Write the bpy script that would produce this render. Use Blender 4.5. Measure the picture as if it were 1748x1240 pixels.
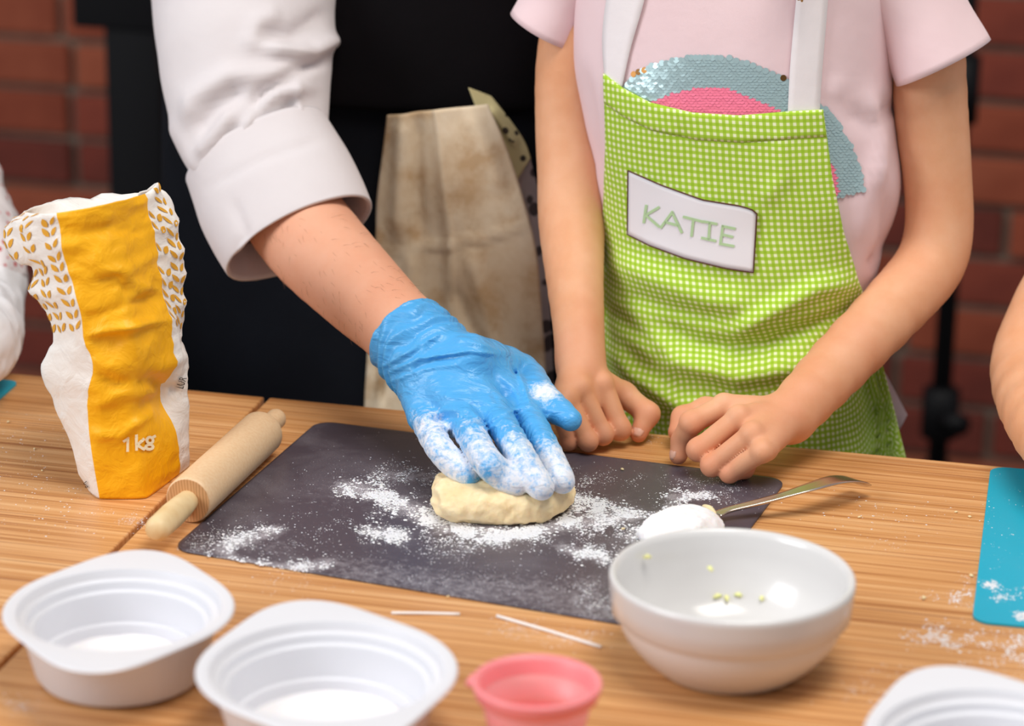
import bpy, bmesh, math, random
import numpy as np
from mathutils import Vector, Matrix
from mathutils.bvhtree import BVHTree
random.seed(7); rng = np.random.default_rng(7)
for o in list(bpy.data.objects): bpy.data.objects.remove(o)
SC = bpy.context.scene; COL = SC.collection
# ------------------------------------------------------------------ camera
# world: X along the table's far edge, Y away from the photographer, Z up, table top z = 0
W, H = 1748, 1240
FPX = 4800.; YAW, PITCH, ROLL = -.231, .322, .015
CAM = np.array([.608, -1.948, .730])
_cy, _sy, _cp, _sp = math.cos(YAW), math.sin(YAW), math.cos(PITCH), math.sin(PITCH)
FW = np.array([_sy*_cp, _cy*_cp, -_sp]); RT = np.array([_cy, -_sy, 0.]); UP = np.cross(RT, FW)
RT, UP = math.cos(ROLL)*RT+math.sin(ROLL)*UP, -math.sin(ROLL)*RT+math.cos(ROLL)*UP
cd = bpy.data.cameras.new('camera'); cam = bpy.data.objects.new('camera', cd); COL.objects.link(cam)
cam.matrix_world = Matrix(((RT[0], UP[0], -FW[0], CAM[0]), (RT[1], UP[1], -FW[1], CAM[1]), (RT[2], UP[2], -FW[2], CAM[2]), (0, 0, 0, 1)))
cd.sensor_width = 36; cd.lens = FPX/W*36; cd.clip_start = .05
cd.dof.use_dof = True; cd.dof.focus_distance = 2.03; cd.dof.aperture_fstop = 4.5
SC.camera = cam
# ------------------------------------------------------------------ world, lights, exposure
wd = bpy.data.worlds.new('world'); SC.world = wd; wd.use_nodes = True
wd.node_tree.nodes['Background'].inputs[0].default_value = (.86, .92, 1, 1)
wd.node_tree.nodes['Background'].inputs[1].default_value = .42
def area(name, loc, target, sx, sy, power, col):
    l = bpy.data.lights.new(name, 'AREA'); l.shape = 'RECTANGLE'; l.size = sx; l.size_y = sy; l.energy = power; l.color = col
    o = bpy.data.objects.new(name, l); COL.objects.link(o); o.location = loc
    o.rotation_euler = (Vector(target)-Vector(loc)).to_track_quat('-Z', 'Y').to_euler()
    return o
area('window_daylight', (-2.2, -2.1, 1.75), (.15, -.05, 0), 1.6, 1.5, 88, (.95, .97, 1))
area('ceiling_lamp', (.7, -.55, 2.0), (.2, -.1, 0), 1.1, .9, 40, (1, .95, .88))
SC.view_settings.view_transform = 'Standard'; SC.view_settings.look = 'None'
SC.view_settings.gamma = 1; SC.view_settings.use_curve_mapping = False; SC.view_settings.exposure = -.30
FLOOR = -.78
# ------------------------------------------------------------------ helpers
def ray(x, y): return FW+RT*((x-W/2)/FPX)+UP*((H/2-y)/FPX)
def pz(x, y, z=0.):
    d = ray(x, y); return CAM+d*((z-CAM[2])/d[2])
def py(x, y, Y):
    d = ray(x, y); return CAM+d*((Y-CAM[1])/d[1])
def depth(p): return float((np.asarray(p)-CAM)@FW)
def proj(V):
    d = np.asarray(V)-CAM; z = d@FW
    return np.stack([W/2+FPX*(d@RT)/z, H/2-FPX*(d@UP)/z], -1)
def lin(h):
    h = h.lstrip('#'); c = [int(h[i:i+2], 16)/255 for i in (0, 2, 4)]
    return tuple(x/12.92 if x <= .04045 else ((x+.055)/1.055)**2.4 for x in c)+(1,)
class NT:
    def __init__(s, name):
        s.m = bpy.data.materials.new(name); s.m.use_nodes = True; s.t = s.m.node_tree
        s.b = s.t.nodes['Principled BSDF']
    def n(s, typ, **k):
        o = s.t.nodes.new(typ)
        for a, v in k.items():
            if a.startswith('i_'):
                key = a[2:]; key = int(key) if key.isdigit() else key.replace('_', ' ')
                o.inputs[key].default_value = v
            else: setattr(o, a, v)
        return o
    def l(s, a, b): s.t.links.new(a, b)
    def ramp(s, fac, stops):
        r = s.n('ShaderNodeValToRGB'); e = r.color_ramp.elements
        while len(e) < len(stops): e.new(.5)
        for q, (p, c) in zip(e, stops): q.position = p; q.color = c
        s.l(fac, r.inputs[0]); return r.outputs[0]
    def mix(s, fac, a, b):
        m = s.n('ShaderNodeMix', data_type='RGBA')
        for sock, v in ((m.inputs[0], fac), (m.inputs[6], a), (m.inputs[7], b)):
            if hasattr(v, 'is_output'): s.l(v, sock)
            else: sock.default_value = v
        return m.outputs[2]
    def math(s, op, a, b=0., clamp=False):
        m = s.n('ShaderNodeMath', operation=op, use_clamp=clamp)
        for i, v in enumerate((a, b)):
            if hasattr(v, 'is_output'): s.l(v, m.inputs[i])
            else: m.inputs[i].default_value = v
        return m.outputs[0]
    def coord(s, which='Object', scale=(1, 1, 1), rot=(0, 0, 0)):
        c = s.n('ShaderNodeTexCoord'); mp = s.n('ShaderNodeMapping'); mp.inputs['Scale'].default_value = scale; mp.inputs['Rotation'].default_value = rot
        s.l(c.outputs[which], mp.inputs[0]); return mp.outputs[0]
    def noise(s, scale, vec=None, detail=4, rough=.5, dist=0):
        t = s.n('ShaderNodeTexNoise', i_Scale=scale, i_Detail=detail, i_Roughness=rough, i_Distortion=dist)
        s.l(vec if vec is not None else s.coord(), t.inputs['Vector']); return t.outputs['Fac']
    def bump(s, h, strength, dist=.001, prev=None):
        b = s.n('ShaderNodeBump', i_Strength=strength, i_Distance=dist); s.l(h, b.inputs['Height'])
        if prev is not None: s.l(prev, b.inputs['Normal'])
        s.l(b.outputs[0], s.b.inputs['Normal']); return b.outputs[0]
def pmat(name, col, rough=.5, col2=None, ns=30, bump=0, bs=400, bd=.001, metal=0, sss=0, sssr=(.01, .004, .002), coat=0, vec=(1, 1, 1), lo=.35, hi=.65, sheen=0, spec=.5):
    t = NT(name); b = t.b; b.inputs['Roughness'].default_value = rough; b.inputs['Metallic'].default_value = metal
    b.inputs['Specular IOR Level'].default_value = spec
    c = lin(col)
    if col2:
        o = t.ramp(t.noise(ns, t.coord('Object', vec)), [(lo, c), (hi, lin(col2))]); t.l(o, b.inputs['Base Color'])
    else: b.inputs['Base Color'].default_value = c
    if bump: t.bump(t.noise(bs, t.coord('Object', vec), 3), bump, bd)
    if sss: b.inputs['Subsurface Weight'].default_value = sss; b.inputs['Subsurface Radius'].default_value = sssr; b.inputs['Subsurface Scale'].default_value = 1.
    if coat: b.inputs['Coat Weight'].default_value = coat; b.inputs['Coat Roughness'].default_value = .15
    if sheen: b.inputs['Sheen Weight'].default_value = sheen
    return t.m
ROOT = {}
def tag(o, label, cat, group=None, kind=None):
    o['label'] = label; o['category'] = cat
    if group: o['group'] = group
    if kind: o['kind'] = kind
    return o
def thing(name, label, cat, loc, group=None):
    o = bpy.data.objects.new(name, None); COL.objects.link(o); o.location = tuple(map(float, loc)); o.empty_display_size = .02
    return tag(o, label, cat, group)
def adopt(o, parent):
    if parent is not None:
        o.parent = parent
        if parent.type == 'EMPTY': o.matrix_parent_inverse = Matrix.Translation(-Vector(parent.location))
    return o
def mobj(name, V, Fc, m, parent=None, smooth=True, recenter=True, mats=None, fm=None, uv=None, attr=None, sharp=None):
    V = np.asarray(V, float); me = bpy.data.meshes.new(name); loc = np.zeros(3)
    if parent is None and recenter:
        loc = np.array([(V[:, 0].min()+V[:, 0].max())/2, (V[:, 1].min()+V[:, 1].max())/2, V[:, 2].min()])
    if isinstance(Fc, np.ndarray) and Fc.ndim == 2:
        n, k = Fc.shape
        me.vertices.add(len(V)); me.vertices.foreach_set('co', (V-loc).astype(np.float32).ravel())
        me.loops.add(n*k); me.loops.foreach_set('vertex_index', Fc.astype(np.int32).ravel())
        me.polygons.add(n); me.polygons.foreach_set('loop_start', np.arange(0, n*k, k, dtype=np.int32))
        me.update(calc_edges=True)
    else: me.from_pydata((V-loc).tolist(), [], [tuple(map(int, f)) for f in Fc])
    for q in (mats or [m]): me.materials.append(q)
    if fm is not None: me.polygons.foreach_set('material_index', np.asarray(fm, np.int32))
    me.polygons.foreach_set('use_smooth', np.full(len(me.polygons), bool(smooth)))
    li = np.zeros(len(me.loops), np.int32); me.loops.foreach_get('vertex_index', li)
    if uv is not None:
        u = me.uv_layers.new(name='UVMap'); u.data.foreach_set('uv', np.asarray(uv, np.float32)[li].ravel())
    if attr is not None:
        for an, av in attr.items():
            a = me.attributes.new(an, 'FLOAT', 'POINT'); a.data.foreach_set('value', np.asarray(av, np.float32))
    if sharp is not None: me.set_sharp_from_angle(angle=math.radians(sharp))
    me.update()
    o = bpy.data.objects.new(name, me); COL.objects.link(o); o.location = loc
    return adopt(o, parent)
def fixn(o):
    b = bmesh.new(); b.from_mesh(o.data); bmesh.ops.recalc_face_normals(b, faces=b.faces); b.to_mesh(o.data); b.free(); return o
def solid(o, t, off=0, sub=0):
    m = o.modifiers.new('solidify', 'SOLIDIFY'); m.thickness = t; m.offset = off
    if sub: s = o.modifiers.new('sub', 'SUBSURF'); s.levels = sub; s.render_levels = sub
    return o
def gridf(nu, nv, wu=False, flip=False):
    f = []
    for j in range(nv-1):
        for i in range(nu if wu else nu-1):
            a, b = j*nu+i, j*nu+(i+1) % nu
            q = (a, b, b+nu, a+nu); f.append(q[::-1] if flip else q)
    return f
def lathe(prof, n=64, c=(0, 0, 0), rf=None):
    V = []
    for r, z in prof:
        for i in range(n):
            a = 2*math.pi*i/n; k = rf(a, r, z) if rf else 1.
            V.append((c[0]+r*k*math.cos(a), c[1]+r*k*math.sin(a), c[2]+z))
    F_ = gridf(n, len(prof), True)
    return np.array(V), F_
def box(x0, x1, y0, y1, z0, z1, bev=0., seg=2):
    b = bmesh.new(); bmesh.ops.create_cube(b, size=1)
    for v in b.verts: v.co = Vector((x0+(v.co.x+.5)*(x1-x0), y0+(v.co.y+.5)*(y1-y0), z0+(v.co.z+.5)*(z1-z0)))
    if bev: bmesh.ops.bevel(b, geom=b.edges[:], offset=bev, segments=seg, affect='EDGES', profile=.5)
    V = np.array([v.co[:] for v in b.verts]); Fc = [[v.index for v in f.verts] for f in b.faces]; b.free(); return V, Fc
def merge(parts):
    V = []; Fc = []; n = 0
    for v, f in parts:
        V.append(np.asarray(v)); Fc += [[int(i)+n for i in q] for q in f]; n += len(v)
    return np.concatenate(V), Fc
def prism(pts, z0, z1, bev=0.):
    b = bmesh.new(); vs = [b.verts.new((p[0], p[1], z0)) for p in pts]; f = b.faces.new(vs)
    r = bmesh.ops.extrude_face_region(b, geom=[f]); tops = [g for g in r['geom'] if isinstance(g, bmesh.types.BMVert)]
    for v in tops: v.co.z = z1
    bmesh.ops.recalc_face_normals(b, faces=b.faces)
    b.verts.index_update()
    V = np.array([v.co[:] for v in b.verts]); Fc = [[v.index for v in f.verts] for f in b.faces]; b.free(); return V, Fc
def cr(P, n):          # Catmull-Rom resample of rows of P, n points per span
    P = np.asarray(P, float); Q = np.vstack([2*P[0]-P[1], P, 2*P[-1]-P[-2]]); out = []
    for i in range(1, len(Q)-2):
        for t in np.linspace(0, 1, n, endpoint=False):
            a, b, c, d = Q[i-1:i+3]
            out.append(.5*((2*b)+(c-a)*t+(2*a-5*b+4*c-d)*t*t+(3*b-a-3*c+d)*t**3))
    out.append(P[-1]); return np.array(out)
def frames(P):
    T = np.gradient(P, axis=0); T /= np.linalg.norm(T, axis=1)[:, None]
    n = np.cross(T[0], [0, 0, 1.]) if abs(T[0][2]) < .9 else np.cross(T[0], [0, 1., 0]); n /= np.linalg.norm(n); N = []
    for t in T:
        n = n-t*(n@t); n /= np.linalg.norm(n); N.append(n.copy())
    N = np.array(N); return T, N, np.cross(T, N)
def tube(P, R, n=12, caps=True, sq=1.):
    P = np.asarray(P, float); R = np.broadcast_to(np.asarray(R, float), (len(P),)); Q_ = np.broadcast_to(np.asarray(sq, float), (len(P),)); T, N, B = frames(P); V = []
    for p, r, a, b, k in zip(P, R, N, B, Q_):
        for i in range(n):
            t = 2*math.pi*i/n; V.append(p+r*(a*math.cos(t)+b*k*math.sin(t)))
    Fc = gridf(n, len(P), True)
    if caps: Fc.append(list(range(n))[::-1]); Fc.append([(len(P)-1)*n+i for i in range(n)])
    return np.array(V), Fc
def chain_px(L):      # (px, py, width in px, Y) -> points, radii
    P = np.array([py(a, b, Y) for a, b, w, Y in L]); R = np.array([w/2/FPX*depth(p) for (a, b, w, Y), p in zip(L, P)]); return P, R
def pl_dist(Q, poly):
    Q = np.asarray(Q, float); d = np.full(len(Q), 1e9); tt = np.zeros(len(Q)); n = len(poly)-1
    for i in range(n):
        a, b = np.array(poly[i], float), np.array(poly[i+1], float); ab = b-a
        t = np.clip(((Q-a)@ab)/(ab@ab), 0, 1); e = np.linalg.norm(Q-a-t[:, None]*ab, axis=1)
        m = e < d; d = np.where(m, e, d); tt = np.where(m, (i+t)/n, tt)
    return d, tt
def ridges(V, L):     # sum of soft ridges authored along traced lines
    q = proj(V); s = np.zeros(len(V))
    for poly, w, a in L:
        d, t = pl_dist(q, poly); s += a*np.exp(-(d/w)**2)*np.clip(np.minimum(t, 1-t)*5+.15, 0, 1)
    return s
def vnorm(V, Fc):
    N = np.zeros_like(V)
    for f in Fc:
        n = np.cross(V[f[1]]-V[f[0]], V[f[2]]-V[f[0]])
        for i in f: N[i] += n
    return N/(np.linalg.norm(N, axis=1)[:, None]+1e-12)
# value noise for geometry
_perm = rng.random((64, 64, 64)).astype(np.float32)
def vn(P, s):
    Q = np.asarray(P)*s+1000.; i = np.floor(Q).astype(int); f = Q-i; f = f*f*(3-2*f); o = 0
    for dx in (0, 1):
        for dy in (0, 1):
            for dz in (0, 1):
                w = (f[:, 0] if dx else 1-f[:, 0])*(f[:, 1] if dy else 1-f[:, 1])*(f[:, 2] if dz else 1-f[:, 2])
                o = o+w*_perm[(i[:, 0]+dx) % 64, (i[:, 1]+dy) % 64, (i[:, 2]+dz) % 64]
    return o-.5
# ------------------------------------------------------------------ implicit surfaces -> meshes (graded grid, surface nets)
def smin(a, b, k):
    h = np.clip(.5+.5*(b-a)/k, 0, 1); return b+(a-b)*h-k*h*(1-h)
def smax(a, b, k): return -smin(-a, -b, k)
def rc(p, a, b, ra, rb):
    a = np.asarray(a, float); b = np.asarray(b, float); ab = b-a; t = np.clip(((p-a)@ab)/(ab@ab), 0, 1)
    return np.linalg.norm(p-a-t[:, None]*ab, axis=1)-(ra+(rb-ra)*t)
def chain(p, P, R, k=.0):
    d = None
    for i in range(len(P)-1):
        e = rc(p, P[i], P[i+1], R[i], R[i+1]); d = e if d is None else (smin(d, e, k) if k else np.minimum(d, e))
    return d
def ell(p, c, r):
    q = (p-np.asarray(c))/np.asarray(r); k = np.linalg.norm(q, axis=1); k2 = np.linalg.norm(q/np.asarray(r), axis=1)+1e-9
    return k*(k-1)/k2
def axis(segs):       # [(x0,x1,step),...]
    o = [segs[0][0]]
    for a, b, s in segs:
        n = max(1, int(round((b-a)/s))); o += list(np.linspace(a, b, n+1)[1:])
    while (len(o)-1) % 8: o.append(2*o[-1]-o[-2])
    return np.array(o)
def sdf_mesh(fn, xs, ys, zs):
    nb = [(len(a)-1)//8 for a in (xs, ys, zs)]
    D = np.full((len(xs), len(ys), len(zs)), 1., np.float32)
    ctr = [(a[:-1:8]+a[8::8])/2 for a in (xs, ys, zs)]; hw = [(a[8::8]-a[:-1:8])/2 for a in (xs, ys, zs)]
    G = np.stack(np.meshgrid(*ctr, indexing='ij'), -1).reshape(-1, 3); Hh = np.linalg.norm(np.stack(np.meshgrid(*hw, indexing='ij'), -1).reshape(-1, 3), axis=1)
    d0 = fn(G); act = np.abs(d0) < Hh*1.35+.004
    ib = np.stack(np.unravel_index(np.arange(len(G)), nb), -1)
    Db = D[:-1, :-1, :-1].reshape(nb[0], 8, nb[1], 8, nb[2], 8)
    Db[:] = np.sign(d0).reshape(nb)[:, None, :, None, :, None]
    o = np.stack(np.meshgrid(*[np.arange(9)]*3, indexing='ij'), -1).reshape(-1, 3)
    A = ib[act]
    for s in range(0, len(A), 400):
        I = (A[s:s+400, None, :]*8+o[None]).reshape(-1, 3)
        P = np.stack([xs[I[:, 0]], ys[I[:, 1]], zs[I[:, 2]]], -1)
        D[I[:, 0], I[:, 1], I[:, 2]] = fn(P)
    S = D < 0
    c = [S[i:S.shape[0]-1+i, j:S.shape[1]-1+j, k:S.shape[2]-1+k] for i in (0, 1) for j in (0, 1) for k in (0, 1)]
    sm = sum(x.astype(np.int8) for x in c); cells = np.argwhere((sm > 0) & (sm < 8))
    ids = np.full(sm.shape, -1, np.int32); ids[tuple(cells.T)] = np.arange(len(cells))
    acc = np.zeros((len(cells), 3)); cnt = np.zeros(len(cells)); cs = [(i, j, k) for i in (0, 1) for j in (0, 1) for k in (0, 1)]
    def val(off):
        I = cells+np.array(off); return D[I[:, 0], I[:, 1], I[:, 2]], np.stack([xs[I[:, 0]], ys[I[:, 1]], zs[I[:, 2]]], -1)
    vals = {q: val(q) for q in cs}
    for a in cs:
        for ax in range(3):
            if a[ax] == 0:
                b = list(a); b[ax] = 1; b = tuple(b); da, pa = vals[a]; db, pb = vals[b]; m = (da < 0) != (db < 0)
                t = np.where(m, da/np.where(m, da-db, 1), 0); acc += np.where(m[:, None], pa+t[:, None]*(pb-pa), 0); cnt += m
    V = acc/cnt[:, None]; Fs = []
    for ax in range(3):
        sl0 = [slice(1, -1)]*3; sl1 = [slice(1, -1)]*3; sl0[ax] = slice(0, -1); sl1[ax] = slice(1, None)
        e0, e1 = S[tuple(sl0)], S[tuple(sl1)]; E_ = np.argwhere(e0 != e1)
        ins = e0[tuple(E_.T)]; E_ = E_+1; E_[:, ax] -= 1
        u, v = (ax+1) % 3, (ax+2) % 3; q = []
        for du, dv in ((-1, -1), (0, -1), (0, 0), (-1, 0)):
            I = E_.copy(); I[:, u] += du; I[:, v] += dv; q.append(ids[I[:, 0], I[:, 1], I[:, 2]])
        Q = np.stack(q, -1); Q[~ins] = Q[~ins][:, ::-1]; Fs.append(Q)
    Fq = np.concatenate(Fs); Fq = Fq[(Fq >= 0).all(1)]
    return V, Fq
def bvh(o, world=True):
    M = np.array(o.location); 
    if o.parent is not None: M = np.zeros(3)
    return BVHTree.FromPolygons([tuple(Vector(v.co)+Vector(M)) for v in o.data.vertices], [p.vertices[:] for p in o.data.polygons])
def hit(tree, x, y):
    d = ray(x, y); h = tree.ray_cast(Vector(CAM), Vector(d).normalized())
    if h[0] is None: return None, None
    n = np.array(h[1]); n = n/np.linalg.norm(n)
    if n@d > 0: n = -n
    return np.array(h[0]), n
def text_px(tree, s, name, m, parent, ox, oy, hpx, ang=0., shx=1., off=.0006, skew=0., bold=0., vert=False):
    cu = bpy.data.curves.new('t', 'FONT'); cu.body = s; cu.size = 1; cu.resolution_u = 4; cu.offset = bold
    to = bpy.data.objects.new('t', cu); COL.objects.link(to); dg = bpy.context.evaluated_depsgraph_get()
    me = bpy.data.meshes.new_from_object(to.evaluated_get(dg)); b = bmesh.new(); b.from_mesh(me)
    bmesh.ops.triangulate(b, faces=b.faces); bmesh.ops.subdivide_edges(b, edges=[e for e in b.edges if e.calc_length() > .15], cuts=2)
    bmesh.ops.triangulate(b, faces=b.faces)
    ca, sa = math.cos(ang), math.sin(ang); V = []
    for v in b.verts:
        X = v.co.x*hpx*shx/.72; Y = -v.co.y*hpx/.72; X += -Y*skew
        h, n = hit(tree, ox+X*ca-(0 if vert else Y*sa), oy+X*sa+(Y if vert else Y*ca)); V.append(h+n*off if h is not None else None)
    ok = [f for f in b.faces if all(V[v.index] is not None for v in f.verts)]
    V2 = [v if v is not None else np.zeros(3)+1e-9 for v in V]; Fc = [[v.index for v in f.verts] for f in ok]
    used = sorted({i for f in Fc for i in f}); mp = {a: i for i, a in enumerate(used)}
    b.free(); bpy.data.objects.remove(to)
    return mobj(name, [V2[i] for i in used], [[mp[i] for i in f] for f in Fc], m, parent, False)
def strokes_px(tree, S, wpx, name, m, parent, off=.0007):
    V = []; Fq = []
    for st in S:
        st = np.array(st, float); seg = np.linalg.norm(np.diff(st, axis=0), axis=1)
        for k in range(len(seg)):
            a, b = st[k], st[k+1]; d = (b-a)/seg[k]; nn_ = np.array([-d[1], d[0]])*wpx/2; a = a-d*wpx*.4; b = b+d*wpx*.4; n = max(2, int(seg[k]/2.5)+1); base = len(V); ok = True; row_ = []
            for q in np.linspace(0, 1, n):
                for sg in (-1, 0, 1):
                    c = a+(b-a)*q+nn_*sg; h, hn = hit(tree, c[0], c[1])
                    if h is None: ok = False; break
                    row_.append(h+hn*off)
                if not ok: break
            if ok: V += row_; Fq += [[base+i for i in f] for f in gridf(3, n)]
    return mobj(name, V, Fq, m, parent, False)
# ------------------------------------------------------------------ materials
def wood_mat():
    t = NT('laminate_wood'); v = t.coord('Object', (.9, 62, 1)); n1 = t.noise(2.2, v, 7, .66, .15)
    c1 = t.ramp(n1, [(.28, lin('9a5f34')), (.40, lin('c4884f')), (.52, lin('d9a068')), (.66, lin('e5b580')), (.8, lin('cb9058'))])
    n2 = t.noise(6., t.coord('Object', (.5, 75, 1)), 4, .6, .1)
    k = t.ramp(n2, [(.36, (1, 1, 1, 1)), (.45, (0, 0, 0, 1))])
    c2 = t.mix(t.math('MULTIPLY', k, .7), c1, lin('8e4a20')); t.l(c2, t.b.inputs['Base Color'])
    t.b.inputs['Roughness'].default_value = .42
    t.bump(n2, .06, .0005); return t.m
M = {}
M['wood'] = wood_mat()
M['edge'] = pmat('edge_band', 'b9793f', .5, 'd29a5c', 6, vec=(2, 60, 60))
M['black_metal'] = pmat('black_metal', '0e0d10', .55, spec=.25)
M['mortar'] = pmat('mortar', '8a7868', .95, '75665a', 25, bump=.5, bs=120, bd=.003)
M['brick'] = [pmat('brick_%d' % i, a, .85, b, 14, bump=.6, bs=90, bd=.003) for i, (a, b) in enumerate((('8f3f2c', '7b3324'), ('9c4a30', '883c25'), ('7d3325', '6a2b1f'), ('a45438', '90432a')))]
M['floor'] = pmat('floor', '4a4441', .6, '57504b', 5)
def mat_board(name, c, dust):
    t = NT(name); n = t.noise(14, None, 6, .65, .6); n2 = t.noise(900, None, 2)
    k = t.math('MULTIPLY', t.ramp(n, [(.47, (0, 0, 0, 1)), (.75, (1, 1, 1, 1))]), dust)
    at = t.n('ShaderNodeAttribute', attribute_name='dust').outputs['Fac']; n3 = t.noise(160, None, 6, .7)
    k = t.math('ADD', t.math('MULTIPLY', k, .55), t.ramp(t.math('ADD', t.math('MULTIPLY', at, .55), t.math('MULTIPLY', n3, .75)), [(.52, (0, 0, 0, 1)), (.90, (1, 1, 1, 1))]), True)
    k = t.math('MULTIPLY', k, t.ramp(n2, [(.35, (.25, .25, .25, 1)), (.65, (1, 1, 1, 1))]))
    t.l(t.mix(k, lin(c), lin('cfcad0')), t.b.inputs['Base Color']); t.b.inputs['Roughness'].default_value = .42
    t.bump(t.noise(1500, None, 2), .08, .0003); return t.m
M['charcoal'] = mat_board('charcoal_plastic', '4f4750', .38)
M['teal'] = mat_board('turquoise_plastic', '00aac8', .05)
M['flour'] = pmat('flour', 'f6f3f4', .95, sss=.25, bump=.3, bs=900)
M['dough'] = pmat('dough', 'f6e3ba', .78, 'eed3a2', 60, bump=.5, bs=260, bd=.0015, sss=.35, sssr=(.006, .004, .002))
M['crumb'] = pmat('dough_crumb', 'ecd9ab', .8)
M['pin'] = pmat('beech', 'eccba2', .5, 'e7c195', 420, vec=(1, 1, 1), bump=.1, bs=500)
M['pin_handle'] = pmat('beech_light', 'ecd2a2', .5, 'e0bf8a', 60)
def endgrain():
    t = NT('beech_end'); w = t.n('ShaderNodeTexWave', i_Scale=160., i_Distortion=3., i_Detail=2.); t.l(t.coord('Object', (1, .35, .35), (0, .2, .4)), w.inputs[0])
    t.l(t.ramp(w.outputs['Fac'], [(0, lin('c08c58')), (1, lin('dba876'))]), t.b.inputs['Base Color']); t.b.inputs['Roughness'].default_value = .7; return t.m
M['pin_end'] = endgrain()
M['ceramic'] = pmat('white_ceramic', 'dddbda', .22, coat=.3)
M['zest'] = pmat('lemon_zest', 'f4f0a4', .5, sss=.3)
M['water'] = pmat('milky_film', 'f2f3f6', .25)
M['plastic'] = pmat('white_plastic', 'e1e1e6', .38, sss=.12, sssr=(.004, .004, .004))
M['pink_plastic'] = pmat('pink_silicone', 'f78f92', .42, sss=.3, sssr=(.008, .003, .003))
M['steel'] = pmat('steel', 'cfc6bd', .26, metal=1.)
M['string'] = pmat('white_paper', 'f3efec', .8)
def paper(name, c):
    t = NT(name); t.b.inputs['Base Color'].default_value = lin(c); t.b.inputs['Roughness'].default_value = .5
    v = t.n('ShaderNodeTexVoronoi', i_Scale=42., feature='F1'); t.l(t.coord(), v.inputs['Vector'])
    n = t.noise(55, None, 4, .55, .8)
    t.bump(n, .35, .006, t.bump(v.outputs['Distance'], .3, .006)); return t.m
M['bag_white'] = paper('bag_paper_white', 'f1ece6'); M['bag_yellow'] = paper('bag_paper_yellow', 'ffb900')
M['bag_ochre'] = pmat('wheat_print', 'e3a52a', .55); M['print_white'] = pmat('print_white', 'fbeecb', .5); M['print_black'] = pmat('print_black', '2a2422', .6)
def skin(name, c, c2, vein):
    t = NT(name); n = t.noise(26, None, 5, .6)
    col = t.ramp(n, [(.3, lin(c)), (.7, lin(c2))]); n2 = t.noise(9, None, 3)
    col = t.mix(t.math('MULTIPLY', t.ramp(n2, [(.5, (0, 0, 0, 1)), (.75, (1, 1, 1, 1))]), .35), col, lin(vein)); 
    a = t.n('ShaderNodeAttribute', attribute_name='red'); col = t.mix(t.math('MULTIPLY', a.outputs['Fac'], .65), col, lin(vein))
    t.l(col, t.b.inputs['Base Color']); b = t.b; b.inputs['Roughness'].default_value = .58
    b.inputs['Subsurface Weight'].default_value = .14; b.inputs['Specular IOR Level'].default_value = .38; b.inputs['Subsurface Radius'].default_value = (.005, .002, .001); b.inputs['Subsurface Scale'].default_value = 1
    t.bump(t.noise(700, None, 3), .16, .0006); return t.m
M['skin_girl'] = skin('skin_light_tan', 'de9f75', 'e7b08a', 'd67f62')
M['skin_man'] = skin('skin_ruddy', 'e0a080', 'e6ac8e', 'd28464')
def cloth(name, c, c2=None, rough=.85, weave=2600, wb=.25, sheen=.15):
    t = NT(name); n = t.noise(12, None, 4)
    t.l(t.ramp(n, [(.3, lin(c)), (.7, lin(c2 or c))]), t.b.inputs['Base Color']); t.b.inputs['Roughness'].default_value = rough; t.b.inputs['Sheen Weight'].default_value = sheen
    t.b.inputs['Specular IOR Level'].default_value = .2 if sheen else .08
    t.bump(t.noise(weave, None, 2), wb, .0005, t.bump(t.noise(55, None, 3), .12, .004)); return t.m
M['shirt_white'] = cloth('white_cotton', 'd6cecf', 'dcd5d6'); M['shirt_pink'] = cloth('pink_cotton', 'eccfd2', 'efd5d8')
M['black_cloth'] = cloth('black_cotton', '0e0c0e', '120f12', sheen=0); M['denim'] = cloth('dark_denim', '111217', '16181e', sheen=0); M['jeans'] = cloth('blue_jeans', '2d3a55', '34425e')
M['strap'] = cloth('white_strap', 'f0e9ea', weave=1500)
M['sleeve_white'] = cloth('white_knit', 'efedf0', 'f5f3f5')
def stained():
    t = NT('stained_linen'); a = t.noise(26, None, 7, .6, .15); b = t.noise(13, None, 5)
    c = t.ramp(a, [(.36, lin('c9a982')), (.5, lin('e2cdae')), (.7, lin('f2e4cb'))]); c = t.mix(t.math('MULTIPLY', t.ramp(b, [(.45, (0, 0, 0, 1)), (.7, (1, 1, 1, 1))]), .4), c, lin('c9a274'))
    t.l(c, t.b.inputs['Base Color']); t.b.inputs['Roughness'].default_value = .9; t.bump(t.noise(1200, None, 2), .3, .0006, t.bump(t.noise(45, None, 4), .25, .004)); return t.m
M['towel'] = stained()
def dotted(name, c, d, scale, thr):
    t = NT(name); v = t.n('ShaderNodeTexVoronoi', i_Scale=scale); t.l(t.coord(), v.inputs['Vector'])
    t.l(t.ramp(v.outputs['Distance'], [(thr, lin(d)), (thr+.06, lin(c))]), t.b.inputs['Base Color']); t.b.inputs['Roughness'].default_value = .85; return t.m
M['dots_beige'] = dotted('beige_dotted', 'cbbd8c', '3a3026', 95, .25); M['dots_grey'] = dotted('grey_floral', 'b7adab', '4f4747', 60, .32); M['dots_red'] = dotted('white_red_floral', 'efe6e6', 'cf4a4e', 110, .22)
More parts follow.
